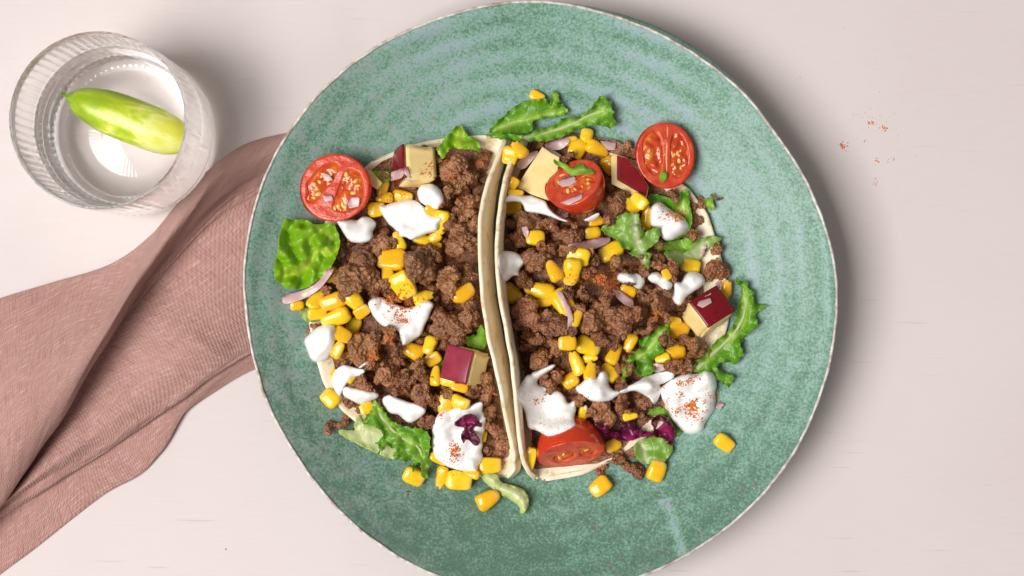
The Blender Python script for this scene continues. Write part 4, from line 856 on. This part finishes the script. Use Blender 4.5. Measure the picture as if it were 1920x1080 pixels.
# ------------------------------------------------------------------ yogurt
YG = 'yogurt dollops'
YL = [
 ('B', [(40,640),(90,655),(165,620),(290,595),(360,605),(410,650),(450,690),(490,740),(560,735),(592,770),(550,820),(552,870),(500,880),(430,905),(370,935),(310,952),(270,915),(230,932),(205,905),(190,860),(130,820),(90,760),(50,700)], 'widest yogurt dollop below the maroon-skinned apple cube', .0048, 16),
 ('B', [(365,530),(400,475),(500,463),(560,500),(590,560),(605,620),(570,660),(540,697),(480,680),(410,640),(370,590)], 'small round yogurt blob touching the maroon-skinned apple cube', .0060, 16),
 ('A', [(580,870),(640,865),(730,855),(760,875),(800,830),(860,835),(920,870),(932,920),(890,970),(912,1010),(870,1050),(800,1066),(720,1060),(680,1030),(640,970),(610,915)], 'yogurt dollop tucked under the largest round tomato', .0042, 13),
 ('P', [(688,570),(694,560),(706,556),(720,557),(744,571),(767,578),(785,569),(798,561),(809,564),(816,571),(809,584),(804,598),(796,613),(791,629),(776,638),(762,648),(751,650),(751,638),(748,620),(733,618),(716,611),(705,601),(695,588)], 'central yogurt dollop dusted with paprika, below the large corn kernel', .0045, 13),
 ('C', [(308,885),(350,840),(430,772),(520,743),(592,765),(582,830),(592,880),(572,960),(540,1020),(500,1062),(430,1082),(380,1072),(340,990)], 'smooth yogurt ball at the tortilla edge nearest the napkin', .0075, 22),
 ('E', [(288,270),(340,210),(380,188),(430,208),(500,225),(560,235),(572,262),(520,290),(470,305),(430,340),(400,370),(365,420),(352,480),(340,505),(318,450),(293,400),(284,330)], 'thin yogurt smear on the bare tortilla edge', .0026, 10),
 ('E', [(490,220),(530,180),(572,168),(600,150),(610,180),(560,212),(520,235)], 'little yogurt streak among beef above the bare tortilla smear', .002, 6),
 ('E', [(363,405),(400,370),(450,385),(520,400),(580,415),(650,420),(687,447),(660,490),(600,505),(540,538),(490,522),(420,492),(373,460)], 'lip-shaped yogurt smear over the protruding beef strand', .0042, 12),
 ('E', [(695,485),(750,440),(800,455),(860,480),(930,510),(1000,520),(1060,550),(1082,590),(1040,640),(990,670),(940,697),(890,670),(850,630),(830,615),(790,620),(740,592),(713,540)], 'long yogurt smear above the dark green frisee', .0042, 12),
 ('F', [(285,405),(350,395),(410,388),(420,348),(480,370),(530,370),(600,335),(650,318),(662,360),(650,400),(692,460),(670,520),(682,580),(640,620),(660,700),(640,740),(667,800),(640,850),(610,880),(620,932),(540,925),(450,915),(380,890),(330,870),(280,830),(235,800),(230,740),(213,680),(225,620),(218,560),(240,490)], 'tall yogurt dollop carrying a purple radicchio shred', .0052, 17),
 ('G', [(178,895),(220,850),(290,838),(350,860),(400,853),(460,880),(520,900),(535,960),(640,1035),(720,1062),(640,1066),(540,1020),(470,1002),(400,992),(350,992),(338,940),(320,912),(250,905),(190,922)], 'yogurt smear below the pale apple wedge, left of the tomato', .0036, 10),
 ('G', [(790,1050),(860,1020),(925,980),(940,1010),(900,1050),(840,1066)], 'bit of yogurt under the lower right of the sprig-topped tomato', .002, 6),
 ('I', [(45,330),(110,313),(200,318),(250,350),(302,410),(260,450),(240,480),(252,532),(190,525),(150,572),(95,582),(80,530),(38,470),(28,400)], 'yogurt dollop stuck to the tortilla wall', .0045, 14),
 ('I', [(488,112),(500,92),(520,92),(530,112),(520,134),(500,134)], 'tiny yogurt drop below the sprig-topped tomato', .0018, 4),
 ('H', [(413,740),(450,700),(500,698),(550,740),(600,780),(660,800),(700,850),(727,890),(700,930),(640,970),(580,1007),(520,1002),(490,970),(480,910),(410,892),(408,820)], 'bean-shaped yogurt dollop with paprika at one end, below the plate tomato', .0065, 19),
 ('J', [(52,370),(70,328),(120,318),(170,342),(200,325),(242,345),(252,400),(230,442),(190,442),(170,412),(90,402)], 'leftmost yogurt bead pair, paprika-stained', .0040, 10),
 ('J', [(256,365),(290,325),(340,318),(372,350),(412,358),(442,400),(432,440),(400,462),(360,442),(330,404),(295,400)], 'middle yogurt bead pair around a small corn kernel', .0042, 10),
 ('J', [(495,400),(510,350),(540,318),(590,313),(640,340),(662,380),(640,415),(590,455),(530,492),(510,532),(480,560),(440,530),(428,480),(450,440),(438,400),(470,380)], 'yogurt dollop behind the dark red apple cube', .0048, 13),
 ('K', [(188,580),(200,520),(188,470),(240,470),(280,400),(310,363),(350,370),(340,345),(400,330),(480,290),(540,273),(562,290),(520,330),(450,370),(390,425),(400,452),(460,465),(492,490),(460,530),(540,490),(600,520),(640,570),(652,620),(700,580),(727,600),(720,680),(700,760),(732,790),(690,830),(620,870),(560,890),(480,912),(420,862),(380,842),(310,832),(298,750),(288,680),(250,620),(210,622)], 'folded yogurt dollop beside the tortilla wall above the lower tomato', .0052, 16),
 ('K', [(703,480),(770,440),(800,390),(850,363),(888,400),(910,350),(950,328),(987,350),(1002,400),(990,440),(1030,500),(1085,503),(1120,520),(1080,545),(1020,590),(950,612),(870,602),(790,572),(738,530)], 'yogurt dollop at the foot of the corn cluster', .0046, 13),
 ('K', [(783,655),(790,625),(815,622),(828,645),(815,675),(795,678)], 'tiny yogurt drop above the purple radicchio ribbon', .0016, 4),
 ('L', [(145,352),(210,328),(290,288),(330,258),(400,233),(480,213),(540,208),(572,240),(540,280),(470,310),(440,322),(480,332),(452,400),(432,442),(400,472),(380,430),(330,380),(260,352),(200,378),(148,388)], 'thin trailing yogurt smear joining the heavily dusted dollop', .0026, 9),
 ('L', [(448,330),(520,288),(580,248),(650,223),(710,235),(745,228),(772,203),(832,218),(862,260),(867,330),(850,380),(862,430),(857,490),(820,540),(780,590),(772,640),(720,672),(670,675),(620,657),(580,622),(540,570),(510,510),(480,450),(460,400)], 'largest glossy yogurt dollop heavily dusted with paprika', .0075, 24)]
for k, (fr, pts, lab, th, ed) in enumerate(YL): dollop(tr(fr, pts), lab, th, ed, seed=k * 3.3)

HM = heightmap()
# ------------------------------------------------------------------ lettuce, onion and radicchio on top
leaf('lettuce_leaf', tr('B', [(525,170),(580,130),(600,80),(650,50),(672,0),(735,-30),(770,15),(790,60),(850,90),(902,130),(912,222),(860,180),(760,182),(650,162),(612,232),(582,275),(552,222)]), M['butter'], 'bright green lettuce tuft rising from the tortilla top', jag=1.4, ruffle=.003, bubble=.003, lift=.005, seed=21, group=LET, sig=6, rib=tr('B', [(720,170),(735,80),(738,-10)]), fmin=.2)
leaf('lettuce_leaf', [(698,750),(706,752),(714,760),(722,775),(736,791),(760,800),(790,803),(803,810),(807,826),(806,846),(801,860),(813,869),(803,878),(803,894),(794,900),(789,887),(790,866),(780,870),(775,890),(770,872),(776,862),(752,866),(735,850),(748,842),(731,839),(722,832),(716,844),(709,854),(711,838),(703,828),(719,820),(714,804),(695,796),(678,791),(690,776),(701,764)], M['frisee'],
     'dark green curly frisee leaf hanging over the tortilla edge', rib=[(700,757),(716,782),(745,815),(785,840),(796,885)], jag=3.0, ruffle=.0045, bubble=.0016, lift=.0035, seed=22, group=LET, fmin=.38, sig=6)
leaf('lettuce_leaf', tr('G', [(60,372),(100,310),(180,240),(250,180),(320,132),(400,122),(470,112),(510,88),(522,132),(600,140),(652,150),(692,200),(682,232),(590,242),(480,262),(400,282),(425,342),(360,382),(250,382),(120,374)]), M['frisee'], 'upper short frisee leaf at the top of the farther taco', rib=tr('G', [(110,350),(260,290),(420,250),(580,215),(670,205)]), jag=3, ruffle=.004, lift=.004, seed=23, group=LET, fmin=.15, sig=8)
leaf('lettuce_leaf', tr('G', [(556,110),(570,30),(612,58),(622,130),(582,165),(530,162)]), M['frisee'], 'small dark lettuce curl behind the upper frisee leaf', jag=2, ruffle=.003, lift=.003, seed=24, group=LET, fmin=.45, sig=8)
HM = heightmap()
leaf('lettuce_leaf', tr('G', [(42,392),(100,368),(180,368),(270,380),(320,390),(420,370),(440,330),(500,330),(600,308),(640,250),(700,258),(780,240),(840,200),(890,150),(930,78),(992,88),(985,120),(1032,130),(1022,180),(1052,210),(1022,242),(1078,290),(1022,342),(960,312),(880,310),(820,322),(740,352),(650,402),(560,432),(440,437),(300,432),(180,422),(80,402)]), M['frisee'],
     'long frisee leaf with pale midrib and toothed tip pointing to the plate edge', rib=tr('G', [(320,412),(450,395),(600,345),(740,290),(860,230),(960,200)]), jag=2.6, ruffle=.0035, lift=.006, seed=25, group=LET, fmin=.12, sig=8)
leaf('lettuce_leaf', tr('G', [(558,600),(600,556),(632,600),(700,622),(730,655),(760,598),(800,608),(832,650),(905,662),(892,692),(800,692),(720,708),(690,692),(640,642)]), M['frisee'], 'small light green sprig lying on the tilted tomato half', rib=tr('G', [(600,590),(710,690),(800,670)]), jag=1.2, ruffle=.002, lift=.0015, seed=26, group=LET, sig=2)
leaf('lettuce_leaf', tr('M', [(758,300),(800,268),(832,290),(872,250),(858,222),(930,198),(1002,198),(1012,250),(1032,330),(1080,300),(1132,288),(1145,340),(1122,390),(1062,430),(1042,452),(1102,450),(1072,490),(1075,562),(1030,520),(1002,480),(928,460),(980,432),(900,430),(870,370),(830,352),(790,330)]), M['celery'],
     'glassy pale green lettuce piece with frilly edges beside the bean-shaped yogurt', rib=tr('M', [(985,215),(975,300),(1000,400),(1040,500)]), jag=2.0, ruffle=.003, lift=.0065, seed=27, group=LET, sig=6, arch=.001)
leaf('lettuce_leaf', tr('J', [(88,1085),(108,940),(170,870),(240,832),(200,802),(220,770),(290,750),(370,670),(422,668),(412,720),(422,825),(390,782),(352,812),(392,852),(302,912),(322,962),(302,1012),(222,1032),(180,1000),(202,940),(180,912),(152,1000)]), M['frisee'],
     'small curly frisee piece in the middle of the farther taco', rib=tr('J', [(110,1060),(150,930),(250,860),(350,760),(400,690)]), jag=2.6, ruffle=.0045, lift=.003, seed=28, group=LET, fmin=.15, sig=5)
leaf('lettuce_leaf', tr('H', [(480,500),(505,455),(540,470),(548,510),(510,560),(488,540)]), M['frisee'], 'tiny green lettuce fleck on the tomato half resting on the plate', jag=0, ruffle=.0008, lift=.0012, seed=29, group=LET, sig=2, fmin=.3)
def rad(pts, fr, lab, seed, **kw):
    leaf('radicchio_shred', tr(fr, pts), M['radicchio'], lab, cat='radicchio', jag=.9, ruffle=.0065, bubble=.0032, lift=.003, seed=seed, group='purple radicchio shreds', thick=.0008, **kw)
rad([(-25,600),(0,578),(60,598),(90,648),(150,658),(190,590),(240,562),(278,590),(282,630),(340,648),(405,658),(392,690),(320,692),(240,722),(160,722),(80,692),(20,655)], 'L', 'purple radicchio ribbon right of the lower tomato', 31, rib=tr('L', [(20,640),(120,705),(250,708),(390,675)]))
rad([(385,580),(410,540),(460,528),(512,560),(562,630),(562,680),(547,757),(490,737),(400,682),(412,640)], 'L', 'folded purple radicchio piece beside the heavily dusted yogurt', 32, rib=tr('L', [(395,610),(450,600),(510,640),(555,720)]))
rad([(403,522),(440,480),(500,440),(582,433),(602,470),(655,520),(642,548),(575,532),(572,580),(645,662),(592,715),(545,662),(512,640),(490,695),(458,600),(510,545),(450,545)], 'F', 'small purple radicchio shred sunk in yogurt', 33, rib=tr('F', [(430,530),(520,490),(570,480)]), sig=3)
ON = 'red onion slivers'
OL_ = [('C', [(133,503),(260,490),(400,430),(470,360),(520,268),(578,263),(562,310),(502,400),(440,470),(320,540),(200,582),(133,588)], 'long pale red onion strip over the bubbly lettuce edge', .0022, .002),
 ('B', [(150,372),(285,325),(302,370),(322,460),(250,420),(145,450)], 'red onion flake stuck to the maroon-skinned apple cube', .0012, 0),
 ('G', [(283,645),(290,600),(330,550),(450,500),(455,530),(400,595),(340,660)], 'white onion sliver with purple end, left of the pale apple wedge', .0022, .001),
 ('G', [(490,465),(540,440),(600,420),(690,388),(712,430),(640,502),(560,505)], 'purple-edged onion piece under the long top frisee', .0022, .001),
 ('G', [(488,478),(540,478),(600,520),(637,545),(622,562),(520,522)], 'pale onion sliver lying across the pale apple wedge', .0016, .001),
 ('G', [(598,762),(650,720),(732,703),(757,745),(700,782),(640,792)], 'white onion flake in the middle of the sprig-topped tomato', .0014, 0),
 ('G', [(618,912),(700,880),(800,840),(792,882),(690,932)], 'long onion flake on the lower face of the sprig-topped tomato', .0011, 0),
 ('G', [(610,1005),(680,985),(690,1020),(640,1042)], 'onion flake at the lower edge of the sprig-topped tomato', .0009, 0),
 ('I', [(648,257),(760,240),(1000,188),(1017,245),(850,312),(780,292),(652,292)], 'flat onion strip above the corn trio of the farther taco', .0018, .001),
 ('I', [(258,122),(310,108),(328,160),(310,210),(285,195)], 'white onion flake with a purple speck on a corn kernel', .0012, 0),
 ('I', [(548,660),(592,648),(640,730),(690,830),(702,930),(737,990),(712,1042),(670,1000),(648,960),(652,860),(600,770)], 'onion curl draped over corn in the farther taco', .0018, .001),
 ('J', [(25,440),(80,450),(170,510),(177,572),(120,552),(60,500)], 'purple-edged onion sliver below the paprika-red yogurt bead', .0018, .001),
 ('J', [(610,522),(690,498),(702,530),(640,567),(603,550)], 'larger onion fleck on the dark red apple cube', .0009, 0), ('J', [(632,465),(690,453),(698,475),(640,495)], 'smaller onion fleck on the dark red apple cube', .0009, 0),
 ('H', [(225,775),(282,820),(282,862),(248,852)], 'tiny onion flake on the glassy lettuce piece', .0010, 0), ('G', [(935,432),(1062,440),(1052,502),(1000,505)], 'dim onion sliver lying on the plate above the red apple wedge', .002, 0),
 ('J', [(281,952),(330,935),(397,955),(392,985),(320,1002),(288,982)], 'pale oval onion slice below the small curly frisee', .0018, 0), ('J', [(622,200),(640,148),(667,143),(662,185),(635,222)], 'pale onion slice above the outer beef crumble', .0018, 0),
 ('L', [(855,480),(870,445),(920,452),(890,492)], 'white onion tip behind the heavily dusted yogurt', .002, 0), ('A', [(470,660),(550,655),(560,700),(490,712)], 'pink onion piece low in the round tomato', .001, 0), ('A', [(715,670),(785,680),(780,750),(700,770),(680,720)], 'pink onion square at the right in the round tomato', .001, 0),
 ('A', [(480,470),(530,480),(560,530),(500,540)], 'small onion piece high in the round tomato', .001, 0), ('J', [(722,400),(745,380),(762,430),(740,440)], 'white onion tip beside the dark red apple corner', .002, 0)]
for k, (fr, pts, lab, th, bow) in enumerate(OL_): chip('onion_sliver', tr(fr, pts), M['onion'], lab, 'onion', smooth_n=1 if len(pts) > 6 else 0, thick=th * (.8 if th > .0015 else .5), sig=3 if th > .0015 else 1.5, bow=bow, seed=k, group=ON)

# ------------------------------------------------------------------ paprika and specks
def grains(name, clusters, mat, label, cat, seed=1, hm=True):
    bpy.context.view_layer.update(); dg = bpy.context.evaluated_depsgraph_get(); rg = random.Random(seed); V, F = [], []
    ico = [(0, 0, 1), (.894, 0, .447), (.276, .851, .447), (-.724, .526, .447), (-.724, -.526, .447), (.276, -.851, .447), (.724, .526, -.447), (-.276, .851, -.447), (-.894, 0, -.447), (-.276, -.851, -.447), (.724, -.526, -.447), (0, 0, -1)]
    fac = [(0,1,2),(0,2,3),(0,3,4),(0,4,5),(0,5,1),(1,6,2),(2,7,3),(3,8,4),(4,9,5),(5,10,1),(6,7,2),(7,8,3),(8,9,4),(9,10,5),(10,6,1),(11,7,6),(11,8,7),(11,9,8),(11,10,9),(11,6,10)]
    for cx, cy, sx, sy, n, r0, r1 in clusters:
        for _ in range(int(n * .8)):
            px, py = cx + rg.gauss(0, sx), cy + rg.gauss(0, sy); k = .05 / CAM_H
            d = Vector(((px - 960) * S, (540 - py) * S, -CAM_H)).normalized(); o = Vector(((px - 960) * S * k, (540 - py) * S * k, CAM_H - .05))
            hit, loc, *_ = scene.ray_cast(dg, o, d)
            if not hit: continue
            r = rg.uniform(r0, r1) * S * (.6 + .8 * rg.random()); b = len(V)
            for q in ico: V.append((loc.x + q[0] * r * rg.uniform(.7, 1.3), loc.y + q[1] * r * rg.uniform(.7, 1.3), loc.z + q[2] * r * .45 + r * .1))
            F += [(a + b, c + b, e + b) for a, c, e in fac]
    tag(link(name, mesh_from(V, F), mat), label, cat, kind='stuff')
PAP = [(745,562,22,7,200,.8,1.8),(750,578,16,10,110,.7,1.7),(752,595,10,6,70,.7,2.0),(763,603,7,3,45,.7,1.6),(757,545,12,8,60,.7,1.3),(760,595,30,22,70,.4,.8),(740,480,10,8,6,.5,1),
 (1262,400,10,6,90,.7,1.8),(1275,408,7,5,60,.7,1.8),(1244,386,2,2,10,.7,1.5),(1238,386,2,2,8,.6,1.2),(1270,414,4,3,20,.6,1.4),(1250,410,18,14,30,.3,.7),(1098,522,20,6,130,.7,1.7),(1140,528,14,8,160,.7,1.8),(1128,512,10,6,60,.7,1.5),(1150,540,8,8,60,.7,1.6),(1170,512,12,8,30,.4,.9),
 (1295,762,7,6,150,.9,2.0),(1301,780,9,8,110,.7,1.7),(1268,772,5,5,55,.7,1.7),(1277,718,5,4,50,.7,1.6),(1293,714,4,3,40,.7,1.6),(1250,755,5,5,40,.7,1.6),(1307,708,4,3,30,.6,1.4),(1240,728,4,3,22,.6,1.4),(1318,752,5,6,40,.6,1.5),(1338,744,6,5,40,.6,1.5),(1276,740,4,4,30,.6,1.4),(1280,740,35,28,130,.3,.8),(1335,715,14,14,45,.3,.8),(1225,735,14,14,40,.3,.8),
 (852,845,6,7,130,.8,1.9),(848,860,8,6,60,.6,1.4),(826,780,3,3,24,.7,1.6),(843,787,3,2,10,.5,1.2),(850,835,35,30,60,.3,.7),(1005,754,3,3,30,.7,1.6),(1020,747,3,3,22,.6,1.3),(1012,770,28,22,90,.3,.8),(980,740,18,14,40,.3,.8),(1060,795,12,10,60,.4,.9),(1120,735,25,14,40,.3,.7),(1096,746,5,2,24,.6,1.4),
 (700,668,12,8,120,.7,1.6),(736,640,10,8,40,.7,1.5),(705,645,14,12,60,.5,1.2),(733,637,4,4,30,.7,1.6),(790,325,4,3,22,.6,1.4),(808,312,5,6,40,.6,1.4),(806,328,3,3,16,.6,1.3),(766,318,3,2,12,.5,1.2),(838,296,4,4,20,.7,1.5),(845,328,4,4,22,.7,1.6),(905,300,6,8,40,.6,1.4),(890,422,3,4,16,.6,1.4),(890,555,4,4,26,.7,1.6),(735,365,8,5,26,.5,1.2),(750,365,5,4,24,.5,1.2),(722,378,6,3,20,.5,1.2),
 (1180,575,8,6,30,.6,1.3),(1232,590,6,8,70,.7,1.6),(1200,575,10,10,40,.5,1.2),(1140,480,10,10,20,.5,1.0),(1010,800,10,8,30,.5,1.2),(855,885,10,5,26,.5,1.1),(1305,650,14,14,60,.5,1.2),(1330,640,10,12,40,.4,.9),(780,775,22,10,20,.3,.7),(1350,715,10,20,12,.4,.8),(700,340,6,4,5,.5,1)]
grains('paprika_powder', PAP, M['paprika'], 'orange red paprika powder dusted over the tacos', 'paprika', 1)
grains('paprika_powder', [(1633,231,5,2.5,26,.6,1.5),(1658,240,3,3.5,26,.6,1.7),(1583,275,4,5,34,.6,1.6),(1625,265,4,2,8,.5,1.2),(1642,303,5,3,14,.6,1.3),(1669,301,5,2.5,9,.5,1.2),(1642,343,4,5,14,.5,1.3),(1630,215,14,8,30,.3,.8),(1640,180,40,60,40,.25,.6),(1660,280,45,50,60,.25,.7),(1700,190,20,20,14,.3,.7),(1498,145,3,2,3,.6,1.1),(1640,100,60,40,16,.25,.6)], M['paprika'], 'faint scatter of paprika powder on the bare table', 'paprika', 2)
grains('pepper_specks', [(765,928,2,3,8,.8,1.6),(636,851,2,2,4,1,1.8),(424,1029,1,1,2,1.2,1.8),(838,934,3,2,4,.8,1.4),(1050,1000,90,40,8,.5,.9)], M['pepper'], 'few dark seasoning specks on plate and table', 'specks', 3)

# ------------------------------------------------------------------ the glass, its water and the lime
GH = .083
gr = P(183, 225, GH); GXc, GYc = gr.x, gr.y; GR = .0380
def build_glass():
    N = 70 * 8; V = []; ribs = 70
    outer = [(0, .0016), (.020, .0016), (.030, .0004), (.0335, .0005), (.0362, .0024), (.0375, .006), (.0381, .012), (.0382, .022), (.0382, .045), (.0381, .065), (.0380, .076), (.0380, .0805), (.03785, .0822), (.0375, .0830), (.0371, .0828), (.0369, .0820)]
    inner = [(.0368, .076), (.0366, .060), (.0365, .048), (.03645, .046), (.0364, .040), (.0361, .024), (.0350, .0165), (.0325, .0125), (.0285, .0108), (.018, .0102), (0, .0100)]
    prof = [(r, z, 1) for r, z in outer] + [(r, z, 0) for r, z in inner]
    for i in range(N):
        a = 2 * math.pi * i / N; w = .5 + .5 * math.cos(a * ribs)
        for r, z, o in prof:
            rib = 0
            if o and .002 < z < .0810: rib = .00028 * w * min(1, (z - .001) / .004) * min(1, max(0, (.0812 - z) / .003))
            if o and r > .028 and z <= .0024: rib = .0005 * w
            if not o and .012 < z < .078: rib = .00018 * w
            if z > .0805: rib = .00012 * w
            V.append(((r + rib) * math.cos(a), (r + rib) * math.sin(a), z))
    F = grid_faces(N, len(prof), True); lv = .047
    bm = bmesh.new(); bm.from_mesh(mesh_from(V, F)); bmesh.ops.remove_doubles(bm, verts=bm.verts, dist=1e-6); bmesh.ops.recalc_face_normals(bm, faces=bm.faces); me = bpy.data.meshes.new('glass'); bm.to_mesh(me); bm.free()
    me.materials.append(M['glass']); me.materials.append(M['wet_glass']); rin = lambda z: .0366
    for p_ in me.polygons:
        c_ = p_.center; n_ = p_.normal; r_ = math.hypot(c_.x, c_.y); inward = n_.x * c_.x + n_.y * c_.y < -1e-6 or (n_.z > .5 and c_.z > .006)
        if inward and c_.z < lv: p_.material_index = 1
    o = link('drinking_glass', me, M['glass']); o.location = (GXc, GYc, 0.0002); o.scale = (1.035, 1.035, 1); tag(o, 'clear ribbed tumbler of water beside the pink napkin', 'glass')
    N = 128; V = []; lv = .047
    prof = [(0, lv), (.030, lv), (.0350, lv + .0001), (.0359, lv + .0005), (.0363, lv + .0009), (.0362, .040), (.0359, .024), (.0348, .0168), (.0323, .0128), (.0283, .0111), (.018, .0105), (0, .0103)]
    for i in range(N):
        a = 2 * math.pi * i / N
        for r, z in prof: V.append((r * math.cos(a), r * math.sin(a), z))
    bm = bmesh.new(); bm.from_mesh(mesh_from(V, grid_faces(N, len(prof), True))); bmesh.ops.remove_doubles(bm, verts=bm.verts, dist=1e-6); bmesh.ops.recalc_face_normals(bm, faces=bm.faces); me = bpy.data.meshes.new('water'); bm.to_mesh(me); bm.free()
    me.materials.append(M['water']); me.materials.append(M['water_side'])
    for p_ in me.polygons:
        if p_.normal.z < .3: p_.material_index = 1
    o = link('drinking_water', me, M['water']); o.location = (GXc, GYc, .0002); o.scale = (1.035, 1.035, 1); tag(o, 'still clear water filling the lower half of the ribbed tumbler', 'water')
build_glass()
def build_lime():
    root = empty('lime_wedge', (0, 0, 0)); L, W = .0310, .0106; n, m = 40, 20; V = []
    def rad_(u):
        b = max(0, 1 - abs(u) ** (2.3 if u < 0 else 4.5)) ** .62
        if u < -.86: b = max(b * .75, .10 * (1 + (u + .86) * 6))
        return b
    for i in range(n):
        u = -1.05 + 2.05 * i / (n - 1); r = max(rad_(max(-1, min(1, u))), .015)
        for j in range(m):
            a = R(-8) + R(196) * j / (m - 1); V.append((u * L, W * r * math.cos(a), W * .92 * r * math.sin(a)))
    rind = link('rind', mesh_from(V, [f[::-1] for f in grid_faces(n, m)]), M['lime'], root); md = rind.modifiers.new('t', 'SOLIDIFY'); md.thickness = .0012; md.offset = -1
    V = []
    for i in range(n):
        u = -1 + 2.0 * i / (n - 1); r = max(rad_(u), .015) * .96
        for j in range(m):
            a = 2 * math.pi * j / (m - 1); c, s_ = math.cos(a), math.sin(a)
            z = W * .88 * r * s_ if s_ > 0 else -W * r * .75 * (1 - abs(c)) ; V.append((u * L * .96, W * r * c * .97, z))
    link('flesh', mesh_from(V, [f[::-1] for f in grid_faces(n, m)]), M['limeflesh'], root)
    root.location = P(240, 224, .0475); root.rotation_euler = Euler((R(-14), R(1), R(-21)), 'XYZ')
    tag(root, 'green lime wedge floating rind up in the tumbler', 'lime')
build_lime()

# ------------------------------------------------------------------ the napkin
def build_napkin():
    n, m = 130, 150
    T0 = catmull([(-70,588),(0,561),(100,531),(210,495),(285,440),(330,385),(372,338),(420,296),(470,267),(545,250),(640,240)], n)
    F1 = catmull([(-60,1010),(0,944),(47,878),(85,823),(124,769),(160,704),(210,632),(245,585),(310,510),(420,400),(560,330)], n)
    F2 = catmull([(-60,1005),(0,968),(78,921),(135,884),(194,847),(264,800),(342,746),(404,700),(465,663),(540,622),(620,585)], n)
    T3 = catmull([(-60,1122),(0,1077),(78,1018),(187,932),(257,893),(297,855),(319,823),(337,784),(375,752),(462,700),(610,640)], n)
    V, UV = [], []; slen = 0
    for i in range(n):
        s = i / (n - 1); t0, f1, f2, t3 = T0[i], F1[i], F2[i], T3[i]
        under = max(0, min(1, (s - .72) / .2)); flat = 1 - .55 * under
        k1 = max(0.0, 1 - max(0, s - .50) / .22)              # the upper fold opens into a soft valley toward the plate
        d12 = f2 - f1; d = t3 - t0; dn = d / max(np.hypot(*d), 1)
        keys = []
        def add(p, z): keys.append((p[0], p[1], max(z, .0007)))
        add(t3, .0009); add(t3 + (f2 - t3) * .12, .0022 * flat); add(t3 + (f2 - t3) * .6, .0026 * flat); add(f2 - dn * 16, .0016); add(f2 - dn * 34, .0022); add(f2 - dn * 22, .0034)
        add(f2 - dn * 3, .0036 * flat + .0006); add(f2 + dn * 1.5, .0052 * flat); add(f2 - dn * 5, .0070 * flat); add(f2 - dn * 20, .0086 * flat)
        a, b = f2 - dn * 20, f1
        add(a + (b - a) * .30, .0135 * flat); add(a + (b - a) * .68, .0085 * flat)
        zf = .0085 * k1 + .0060 * (1 - k1)
        add(f1 + dn * 14, (.0046 * k1 + .0048 * (1 - k1)) * flat); add(f1 - dn * 26 * k1 - dn * 4, (.0060) * flat); add(f1 - dn * 12 * k1 - dn * 8 * (1 - k1), (.0080 * k1 + .0066 * (1 - k1)) * flat)
        add(f1 + dn * 3 * k1 - dn * 14 * (1 - k1), (.0125 * k1 + .0062 * (1 - k1)) * flat); add(f1 + dn * 1 * k1 - dn * 22 * (1 - k1), (.0195 * k1 + .0080 * (1 - k1)) * flat)
        a, b = f1 - dn * 6 * k1 - dn * 26 * (1 - k1), t0
        add(a + (b - a) * .16, (.0270 * k1 + .0110 * (1 - k1)) * flat); add(a + (b - a) * .40, (.0275 * k1 + .0180 * (1 - k1)) * flat); add(a + (b - a) * .72, (.0150 * k1 + .0225 * (1 - k1)) * flat)
        add(a + (b - a) * .92, .0062 + .0060 * (1 - k1) * flat); add(t0, .0022); add(t0 + dn * 10, .0009)
        c = catmull(keys, m); L = 0
        for j in range(m):
            x, y, z = c[j]; z = max(z, .0006)
            if j: L += math.hypot(*(c[j] - c[j - 1])[:2]) * S
            wr = .0016 * nz(i * .05, j * .075, 1) + .0009 * nz(i * .02 + j * .06, j * .03 - i * .05, 9) + .0005 * nz(i * .12, j * .22, 5) + .00025 * nz(i * .3, j * .4, 2); z2 = max(.0006, z + wr * min(1, z / .004))
            V.append(P(x + 1.6 * nz(i * .1, j * .05, 3), y + 1.6 * nz(i * .1, j * .05, 8), z2)); UV.append((s * .30, L))
    F = grid_faces(n, m); me = mesh_from(V, F); uvl = me.uv_layers.new(name='UVMap')
    for lp in me.loops: uvl.data[lp.index].uv = UV[lp.vertex_index]
    o = link('linen_napkin', me, M['linen']); md = o.modifiers.new('t', 'SOLIDIFY'); md.thickness = .0007; md.offset = 0
    sb = o.modifiers.new('s', 'SUBSURF'); sb.levels = 1; sb.render_levels = 1
    tag(o, 'crumpled dusty pink linen napkin running under the plate', 'napkin')
build_napkin()
